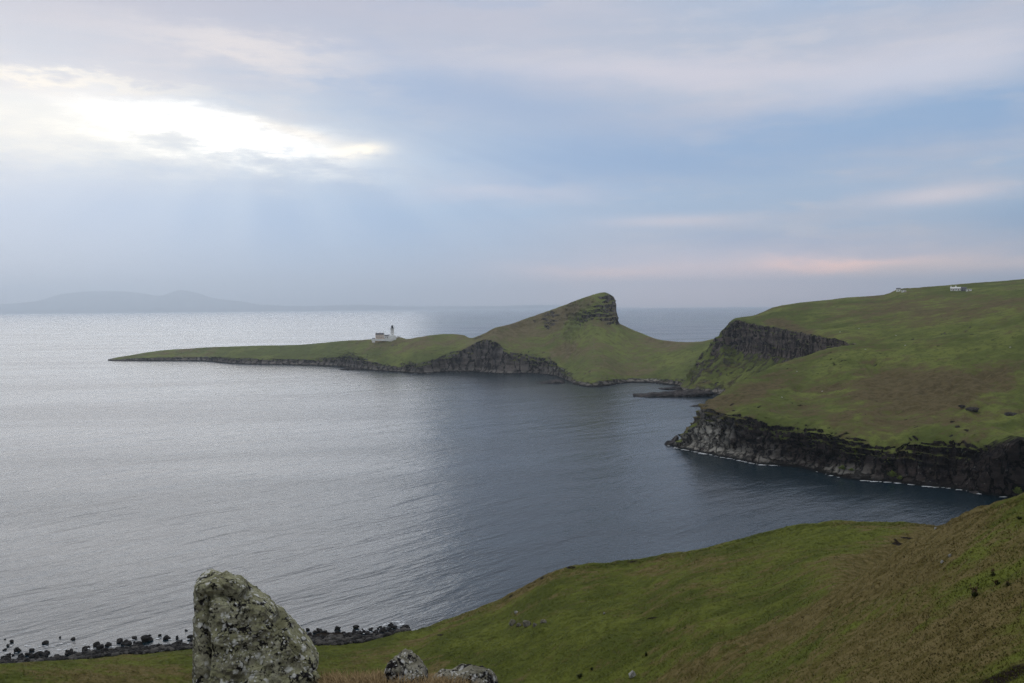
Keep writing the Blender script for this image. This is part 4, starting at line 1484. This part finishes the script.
def house(name, P, rz, w, d, h, roof_h, label, cat, wins=3, storeys=1, chimneys=2, mat=None, roof_mat=None, door=True, group=None):
    mat = mat or M_WHITE
    t = empty(name, P, rz)
    tag(t, label, cat, group)
    part("wall", lambda b: box(b, -w / 2, w / 2, -d / 2, d / 2, -4, h), mat, t)

    def roof(b):
        ov = 0.25
        if roof_h < 0.6:
            box(b, -w / 2 - ov, w / 2 + ov, -d / 2 - ov, d / 2 + ov, h + 0.003, h + 0.35)
            return
        pr = [(-d / 2 - ov, h - 0.05), (0, h + roof_h), (d / 2 + ov, h - 0.05), (d / 2 + ov, h + 0.2), (0, h + roof_h + 0.25), (-d / 2 - ov, h + 0.2)]
        A = [b.verts.new((-w / 2 - ov, y, z)) for y, z in pr]
        B = [b.verts.new((w / 2 + ov, y, z)) for y, z in pr]
        for i in range(6):
            b.faces.new((A[i], A[(i + 1) % 6], B[(i + 1) % 6], B[i]))
        b.faces.new((A[0], A[5], A[4], A[1]))
        b.faces.new((A[1], A[4], A[3], A[2]))
        b.faces.new((B[0], B[1], B[4], B[5]))
        b.faces.new((B[1], B[2], B[3], B[4]))
    rf = part("roof", roof, roof_mat or M_SLATE, t)
    if roof_h >= 0.6:
        for x0, x1 in ((-w / 2, -w / 2 + 0.3), (w / 2 - 0.3, w / 2)):
            def gable(b):
                pr2 = ((-d / 2, h + 0.003), (d / 2, h + 0.003), (0, h + roof_h - 0.02))
                A = [b.verts.new((x0, y, z)) for y, z in pr2]
                B = [b.verts.new((x1, y, z)) for y, z in pr2]
                b.faces.new(A)
                b.faces.new(B[::-1])
                for i in range(3):
                    b.faces.new((A[i], B[i], B[(i + 1) % 3], A[(i + 1) % 3]))
            part("gable", gable, mat, t)
    for i in range(chimneys):
        x = -w / 2 + 0.7 + (w - 1.4) * (i / max(1, chimneys - 1))
        part("chimney", lambda b: (box(b, x - 0.45, x + 0.45, -0.4, 0.4, h + roof_h * 0.6, h + roof_h + 1.5), box(b, x - 0.22, x + 0.22, -0.2, 0.2, h + roof_h + 1.502, h + roof_h + 2.0)), mat, rf)
    for s in range(storeys):
        zc = 1.5 + s * 2.8
        for i in range(wins):
            x = -w / 2 + w * (i + 0.5) / wins
            if door and s == 0 and i == wins // 2:
                part("door", lambda b: box(b, x - 0.5, x + 0.5, -d / 2 - 0.05, -d / 2 + 0.02, 0, 2.05), M_DOOR, t)
                continue
            wn = part("window", lambda b: box(b, x - 0.55, x + 0.55, -d / 2 - 0.06, -d / 2 + 0.02, zc - 0.7, zc + 0.7), M_WHITE, t)
            part("pane", lambda b: (box(b, x - 0.45, x - 0.03, -d / 2 - 0.08, -d / 2 - 0.05, zc - 0.6, zc + 0.6), box(b, x + 0.03, x + 0.45, -d / 2 - 0.08, -d / 2 - 0.05, zc - 0.6, zc + 0.6)), M_GLASS, wn)
    return t


def lighthouse():
    D = 1632.0
    rz = math.atan2(-azdir(390)[0], azdir(390)[1])

    def spot(px, dD=0.0):
        a = azdir(px) * (D + dD)
        return Vector((a[0], a[1], ground(a[0], a[1])))
    m = D / FPX
    P = spot(392.4)
    base = at(392.4, 337.2, D)[2]
    P.z = base
    t = empty("lighthouse", P, rz)
    tag(t, "white lighthouse tower with a dark lantern on the far green peninsula", "lighthouse")
    part("tower", lambda b: lathe(b, [(4.2, -6), (4.2, 0.6), (3.5, 0.8), (2.9, 14.2), (3.3, 14.6), (3.3, 15.0)]), M_WHITE, t, True)
    part("plinth", lambda b: box(b, -6.5, 6.5, -5.5, 5.5, -7, 3.0), M_WHITE, t)
    gl = part("gallery", lambda b: (lathe(b, [(3.5, 15.003), (3.5, 15.35)])), M_DARKP, t)

    def rail(b):
        for i in range(16):
            a = 2 * math.pi * i / 16
            x, y = 3.4 * math.cos(a), 3.4 * math.sin(a)
            box(b, x - 0.04, x + 0.04, y - 0.04, y + 0.04, 15.35, 16.4)
        lathe(b, [(3.45, 16.4), (3.45, 16.48)])
    part("railing", rail, M_DARKP, gl)
    ln = part("lantern", lambda b: lathe(b, [(1.75, 15.353), (1.75, 18.6)], 12), M_GLASS, t)

    def bars(b):
        for i in range(12):
            a = 2 * math.pi * i / 12
            x, y = 1.78 * math.cos(a), 1.78 * math.sin(a)
            box(b, x - 0.08, x + 0.08, y - 0.08, y + 0.08, 15.36, 18.6)
        for z in (15.4, 16.9, 18.4):
            lathe(b, [(1.84, z), (1.84, z + 0.2)], 12)
    part("glazing_bars", bars, M_DARKP, ln)
    part("dome", lambda b: lathe(b, [(2.0, 18.603), (1.9, 19.0), (1.4, 19.8), (0.5, 20.4), (0.2, 20.6), (0.12, 22.2)], 24), M_DARKP, t, True)
    for z in (4.0, 8.0, 12.0):
        part("window", lambda b: box(b, -0.35, 0.35, -3.9 + z * 0.04, -2.0, z, z + 1.2), M_GLASS, t)

    def hz(px, y):
        return at(px, y, D)[2]
    for (px, dD, y, w, d, h, rh, lab, st, wn, ch, mt) in [
            (379.8, 4, 338.2, 13.5, 8, 6.2, 2.4, "two storey cream cottage with chimneys beside the far lighthouse", 2, 4, 3, M_CREAM),
            (387.2, 6, 338.0, 8.5, 7, 3.2, 1.9, "low white cottage between the cream cottage and the lighthouse tower", 1, 3, 1, M_WHITE),
            (373.6, 2, 340.2, 4.6, 4, 2.4, 1.0, "small white hut at the left end of the lighthouse buildings", 1, 1, 0, M_WHITE)]:
        Q = spot(px, dD)
        Q.z = hz(px, y)
        house("keepers_cottage" if w > 5 else "hut", Q, rz + 0.15, w, d, h, rh, lab, "house" if w > 5 else "hut", wn, st, ch, mt, door=w > 5)
    # boundary wall
    t = empty("boundary_wall", spot(385, -12), 0)
    bm = bmesh.new()
    pts = [(371.5, 339.9, -14), (380, 340.0, -16), (388.5, 340.2, -18), (393.5, 338.6, -6), (399.5, 336.6, 10)]
    W = [Vector(at(x, y, D + d)) for x, y, d in pts]
    for a, b in zip(W[:-1], W[1:]):
        dr = (b - a).normalized()
        sd_ = Vector((dr.y, -dr.x, 0)).normalized() * 0.3
        vs = []
        for q in (a, b):
            for s in (-1, 1):
                for z in (-1.4, 1.6):
                    vs.append(bm.verts.new(q + sd_ * s + Vector((0, 0, z)) - t.location))
        for f in ((0, 1, 3, 2), (4, 6, 7, 5), (0, 4, 5, 1), (2, 3, 7, 6), (0, 2, 6, 4), (1, 5, 7, 3)):
            bm.faces.new([vs[i] for i in f])
    loc = t.location.copy()
    bpy.data.objects.remove(t)
    o = bmobj("boundary_wall", bm, M_WHITE)
    o.location = loc
    tag(o, "long white wall in front of the lighthouse and its cottages", "wall")


lighthouse()

BV_MOOR = bvh_of([moor])
for (px, py, w, d, h, rh, lab, wn, ch, mt, rm) in [
        (898.3, 291.4, 5.0, 4.5, 3.0, 1.2, "left of two tiny white huts against the rocky knoll on the skyline moor", 1, 0, M_WHITE, M_SLATE),
        (903.8, 292.0, 5.5, 4.5, 2.6, 0.3, "right of two tiny white huts against the rocky knoll on the skyline moor", 2, 0, M_WHITE, M_SLATE),
        (953.2, 290.6, 6.2, 5.0, 2.8, 1.3, "left half of the pair of white cottages high on the right moor", 3, 2, M_WHITE, M_WHITE),
        (958.4, 290.5, 6.1, 5.0, 2.7, 1.2, "right half of the pair of white cottages high on the right moor", 3, 1, M_WHITE, M_WHITE),
        (963.8, 290.9, 6.0, 5.0, 2.8, 1.6, "dark grey shed between the white cottages and a low white cottage", 1, 0, M_SLATE, M_SLATE),
        (968.8, 291.0, 6.2, 4.0, 2.0, 0.3, "low white flat roofed cottage at the right end of the moor buildings", 3, 0, M_WHITE, M_WHITE)]:
    P = hit(px, py, BV_MOOR)
    if P is None:
        print("no moor at", px)
        continue
    house("cottage" if w > 6 else ("shed" if mt is M_SLATE else "hut"), P, math.atan2(-P.x, P.y), w, d, h, rh, lab, "house" if w > 6 else ("shed" if mt is M_SLATE else "hut"), wn, 1, ch, mt, rm, door=wn > 1)


# ---------------------------------------------------------------- sheep far up on the moor
def sheep():
    bm = bmesh.new()
    sk = bm.verts.layers.skin.verify()
    J = [((0, 0, 0.62), .27), ((0.38, 0, 0.66), .27), ((-0.4, 0, 0.62), .26), ((0.62, 0, 0.8), .13), ((0.78, 0, 0.74), .09), ((0.93, 0, 0.62), .06),
         ((0.36, .14, 0.40), .07), ((0.36, .14, 0.02), .035), ((0.36, -.14, 0.40), .07), ((0.36, -.14, 0.02), .035),
         ((-0.38, .14, 0.42), .09), ((-0.42, .14, 0.22), .045), ((-0.38, .14, 0.02), .035), ((-0.38, -.14, 0.42), .09), ((-0.42, -.14, 0.22), .045), ((-0.38, -.14, 0.02), .035),
         ((-0.66, 0, 0.55), .05)]
    E = [(0, 1), (0, 2), (1, 3), (3, 4), (4, 5), (1, 6), (6, 7), (1, 8), (8, 9), (2, 10), (10, 11), (11, 12), (2, 13), (13, 14), (14, 15), (2, 16)]
    vs = []
    for p, r in J:
        v = bm.verts.new(p)
        v[sk].radius = (r, r)
        vs.append(v)
    vs[0][sk].use_root = True
    for a, b in E:
        bm.edges.new((vs[a], vs[b]))
    me = bpy.data.meshes.new("sheep")
    bm.to_mesh(me)
    bm.free()
    o = bpy.data.objects.new("sheep", me)
    COL.objects.link(o)
    o.modifiers.new("skin", 'SKIN')
    o.modifiers.new("sub", 'SUBSURF').levels = 1
    bpy.context.view_layer.update()
    me2 = bpy.data.meshes.new_from_object(o.evaluated_get(bpy.context.evaluated_depsgraph_get()))
    bpy.data.objects.remove(o)
    me2.materials.clear()
    me2.materials.append(flat_mat("fleece", (0.50, 0.49, 0.44), 0.95, 0.1, 8.0))
    for k, (px, py) in enumerate([(896, 336), (905, 346), (859, 329), (840, 332.5), (865.5, 350), (822, 392), (782, 398), (1010, 348), (797, 372)]):
        P = hit(px, py)
        o = bpy.data.objects.new("sheep", me2)
        COL.objects.link(o)
        o.location = P
        o.scale = (0.95,) * 3
        o.rotation_euler = (0, 0, random.uniform(-0.6, 0.6) + (0 if k % 2 else math.pi))
        tag(o, "tiny white sheep grazing on the green turf of the right headland", "sheep", "sheep scattered over the right headland")


sheep()


# ---------------------------------------------------------------- plants
def leaf_mat(name, a, b):
    mt, n = new_mat(name)
    isl = n.node('ShaderNodeNewGeometry').outputs['Random Per Island']
    n.principled(n.mix(isl, a, b), 0.75, spec=0.15)
    return mt


M_FERN = leaf_mat("dark_frond", (0.018, 0.026, 0.006), (0.060, 0.068, 0.018))
M_DEAD = leaf_mat("dead_stalk", (0.06, 0.04, 0.018), (0.12, 0.085, 0.04))
M_LUSH = leaf_mat("lush_leaf", (0.10, 0.14, 0.02), (0.20, 0.24, 0.05))


def clump(P, w, h, seed, mat, n=140, upright=0.4):
    r = np.random.default_rng(seed)
    V, F, k = [], [], 0
    for i in range(n):
        a = r.uniform(0, 6.28)
        rad = r.random() ** 0.6 * w / 2
        hh = h * (1 - 0.6 * (rad / (w / 2)) ** 2) * r.uniform(0.35, 1.0)
        base = np.array([math.cos(a) * rad * 0.5, math.sin(a) * rad * 0.5, 0])
        tip = np.array([math.cos(a) * rad, math.sin(a) * rad, hh])
        s = np.array([-math.sin(a), math.cos(a), 0]) * w * r.uniform(0.03, 0.07)
        mid = base * 0.35 + tip * 0.65 + np.array([0, 0, hh * 0.12])
        V += [base - s * 0.3, base + s * 0.3, mid - s, mid + s, tip]
        F += [(k, k + 1, k + 3, k + 2), (k + 2, k + 3, k + 4, k + 4)]
        k += 5
    return V, F


def plant(px, py, wpx, hpx, seed, mat, label, name, cat, n=140, stalks=0, bv=None, group=None):
    P = hit(px, py + hpx * 0.5, bv)
    if P is None:
        return
    m = mpp(P)
    V, F = clump(P, wpx * m, hpx * m, seed, mat, n)
    bm = bmesh.new()
    vs = [bm.verts.new(v) for v in V]
    for f in F:
        bm.faces.new([vs[i] for i in dict.fromkeys(f)])
    if stalks:
        t = empty(name, P - Vector((0, 0, 0.05)))
        tag(t, label, cat, group)
        bmobj("foliage", bm, mat, t)
        r = np.random.default_rng(seed + 1)
        b2 = bmesh.new()
        for i in range(stalks):
            a = r.uniform(0, 6.28)
            q = Vector((math.cos(a), math.sin(a), 0)) * wpx * m * 0.3 * r.random()
            tp = q * 2.0 + Vector((0, 0, hpx * m * r.uniform(0.8, 1.25)))
            s = 0.022
            ring = [[b2.verts.new(c + Vector((s * k * math.cos(x), s * k * math.sin(x), 0))) for x in (0, 2.1, 4.2)] for c, k in ((q, 1), (tp, 0.6))]
            for i3 in range(3):
                b2.faces.new((ring[0][i3], ring[0][(i3 + 1) % 3], ring[1][(i3 + 1) % 3], ring[1][i3]))
            for _ in range(6):
                c = q.lerp(tp, r.uniform(0.6, 1.0))
                d = Vector(r.normal(size=3)) * 0.07
                e = Vector(r.normal(size=3)) * 0.04
                b2.faces.new([b2.verts.new(x) for x in (c, c + d + e, c + d * 1.5, c + d - e)])
        bmobj("stalks", b2, M_DEAD, t)
    else:
        o = bmobj(name, bm, mat)
        o.location = P - Vector((0, 0, 0.05))
        tag(o, label, cat, group)


plant(975, 592, 8, 9, 301, M_FERN, "dark bushy plant with dead brown stalks, largest on the right slope", "shrub", "shrub", 90, 14, BV_HILL)
plant(993, 573, 6, 6, 302, M_FERN, "small dark shrub uppermost of the cluster on the right slope", "shrub", "shrub", 60, 4, BV_HILL)
plant(997.5, 582, 8, 4.5, 303, M_FERN, "low dark shrub in the middle of the cluster on the right slope", "shrub", "shrub", 60, 4, BV_HILL)
plant(1008, 583.5, 7, 4.5, 304, M_FERN, "low dark shrub at the right of the cluster on the right slope", "shrub", "shrub", 60, 3, BV_HILL)
plant(1020, 517, 7, 4, 305, M_FERN, "dark shrub high on the brown ridge at the right edge", "shrub", "shrub", 60, 0, BV_HILL)
plant(592, 668, 7, 3, 306, M_FERN, "dark rush tuft at the bottom of the slope, left of the white stone", "rush_tuft", "plant", 60, 0, BV_HILL)
plant(580, 675, 12, 4, 307, M_FERN, "wide dark rush tuft at the bottom of the slope", "rush_tuft", "plant", 80, 0, BV_HILL)
plant(646, 653, 4, 6, 308, M_FERN, "thin dark rush tuft standing in the middle of the green slope", "rush_tuft", "plant", 90, 0, BV_HILL)
BV_BL = bvh_of([bluff])
plant(843, 467, 11, 4, 311, M_LUSH, "left yellow green patch of leaves on the rock shelf of the black cliff", "cliff_plant", "plant", 160, 0, BV_BL)
plant(852, 469, 8, 3, 312, M_LUSH, "yellow green patch of leaves beside a wider one on the shelf of the black cliff", "cliff_plant", "plant", 140, 0, BV_BL)
plant(892, 473, 10, 6, 313, M_LUSH, "tallest bright green bush at the foot of the black cliff", "bush", "bush", 220, 0, BV_BL)
plant(900, 477, 7, 4, 314, M_LUSH, "small bright green bush right of the tallest one under the black cliff", "bush", "bush", 140, 0, BV_BL)
plant(1018, 488.5, 11, 9, 315, M_LUSH, "bright green bush at the right edge just above the brown ridge", "bush", "bush", 220, 0, BV_BL)


# ---------------------------------------------------------------- grass: past counting
def turf():
    r = np.random.default_rng(77)
    g = GRIDS["hillside"]
    px, py = project(g)
    V, F, k = [], [], 0
    n_t = 70000
    X = r.uniform(-20, 1060, n_t)
    Y = r.uniform(490, 700, n_t)
    keep = 0
    pts = []
    for x, y in zip(X, Y):
        if y < np.interp(x, [0, 200, 345, 408, 500, 564, 655, 764, 830, 930, 1024], [660, 650, 645, 628, 597, 562, 554, 529, 518, 520, 492]):
            continue
        P = hit(x, y, BV_HILL)
        if P is None or math.hypot(P.x, P.y) < 30:
            continue
        pts.append(P)
    # more along the brows, where tufts break the outline
    for x in np.arange(400, 1040, 0.35):
        y = np.interp(x, [400, 408, 447, 500, 546, 570, 600, 655, 700, 764, 803, 840, 909, 936, 972, 1024, 1040], [636, 631, 619, 600, 575, 567, 564, 557, 549, 532, 525, 521.5, 522, 525, 514, 496.5, 490])
        P = hit(x, y + r.uniform(0.2, 4.0), BV_HILL)
        if P is not None and math.hypot(P.x, P.y) > 30:
            pts.append(P)
    for P in pts:
        D = math.hypot(P.x, P.y)
        hgt = r.uniform(0.05, 0.22) * (0.25 + 0.75 * D / 220)
        for b in range(4):
            a = r.uniform(0, 6.28)
            d = np.array([math.cos(a), math.sin(a), 0])
            s = np.array([-d[1], d[0], 0]) * r.uniform(0.04, 0.10) * (0.3 + 0.7 * D / 220)
            base = np.array(P) + d * 0.08 - np.array([0, 0, 0.03])
            tip = np.array(P) + d * r.uniform(0.15, 0.45) * (0.3 + 0.7 * D / 220) + np.array([0, 0, hgt])
            V += [base - s, base + s, tip]
            F.append((k, k + 1, k + 2))
            k += 3
    n_far = k
    o = mesh_from("grass", np.array(V), np.array(F), None, smooth=False)
    mt, n = new_mat("grass_blades")
    p = n.pos()
    isl = n.node('ShaderNodeNewGeometry').outputs['Random Per Island']
    gg = n.mix(n.step(n.noise(p, 0.07, 4, 0.6), 0.36, 0.64), (0.066, 0.080, 0.014), (0.116, 0.132, 0.024))
    dm = n.m('ADD', n.attr("dry"), n.m('MULTIPLY', n.m('SUBTRACT', n.noise(p, 0.016, 3, 0.5), 0.5), 2.6))
    dm = n.m('ADD', dm, n.m('MULTIPLY', n.m('SUBTRACT', isl, 0.45), 0.8))
    c = n.mix(n.step(dm, 0.05, 0.95), gg, n.mix(isl, (0.090, 0.069, 0.022), (0.165, 0.126, 0.052)))
    df, tl, ad, ou = n.node('ShaderNodeBsdfDiffuse'), n.node('ShaderNodeBsdfTranslucent'), n.node('ShaderNodeAddShader'), n.node('ShaderNodeOutputMaterial')
    half = n.mix(0.42, c, (0, 0, 0))
    n.put(df.inputs[0], half)
    n.put(tl.inputs[0], half)
    up = n.comb(0.0, 0.0, 1.0)
    n.put(df.inputs['Normal'], up)
    n.put(tl.inputs['Normal'], up)
    n.t.links.new(df.outputs[0], ad.inputs[0])
    n.t.links.new(tl.outputs[0], ad.inputs[1])
    n.t.links.new(ad.outputs[0], ou.inputs[0])
    o.data.materials.append(mt)
    Va = np.array(V)
    qx, qy = project(Va)
    set_attr(o, "dry", hill_dry(qx, qy, Va))
    kind(o, "stuff")
    # dead grass round the feet of the near boulders
    V, F, k = [], [], 0
    for i in range(1500):
        x = r.uniform(318, 490)
        D = r.uniform(5.9, 7.4)
        a = azdir(x) * D
        z = ground(a[0], a[1], BV_HILL)
        P = np.array([a[0], a[1], z - 0.01])
        top_lim = at(x, 671 if x < 385 else 675, D)[2]
        for b in range(6):
            t = r.uniform(0, 6.28)
            d = np.array([math.cos(t), math.sin(t), 0])
            s = np.array([-d[1], d[0], 0]) * r.uniform(0.0015, 0.0035)
            h = min(r.uniform(0.04, 0.12), max(0.02, top_lim - z))
            base, mid, tip = P + d * 0.01, P + d * r.uniform(0.02, 0.05) + np.array([0, 0, h * 0.7]), P + d * r.uniform(0.05, 0.12) + np.array([0, 0, h])
            V += [base - s, base + s, mid - s * 0.8, mid + s * 0.8, tip]
            F += [(k, k + 1, k + 3), (k, k + 3, k + 2), (k + 2, k + 3, k + 4)]
            k += 5
    mt, n = new_mat("dead_grass_blades")
    isl = n.node('ShaderNodeNewGeometry').outputs['Random Per Island']
    n.principled(n.mix(isl, (0.13, 0.085, 0.035), (0.36, 0.26, 0.13)), 0.8, spec=0.1)
    o = mesh_from("dead_grass", np.array(V), np.array(F), mt, smooth=False)
    kind(o, "stuff")


turf()
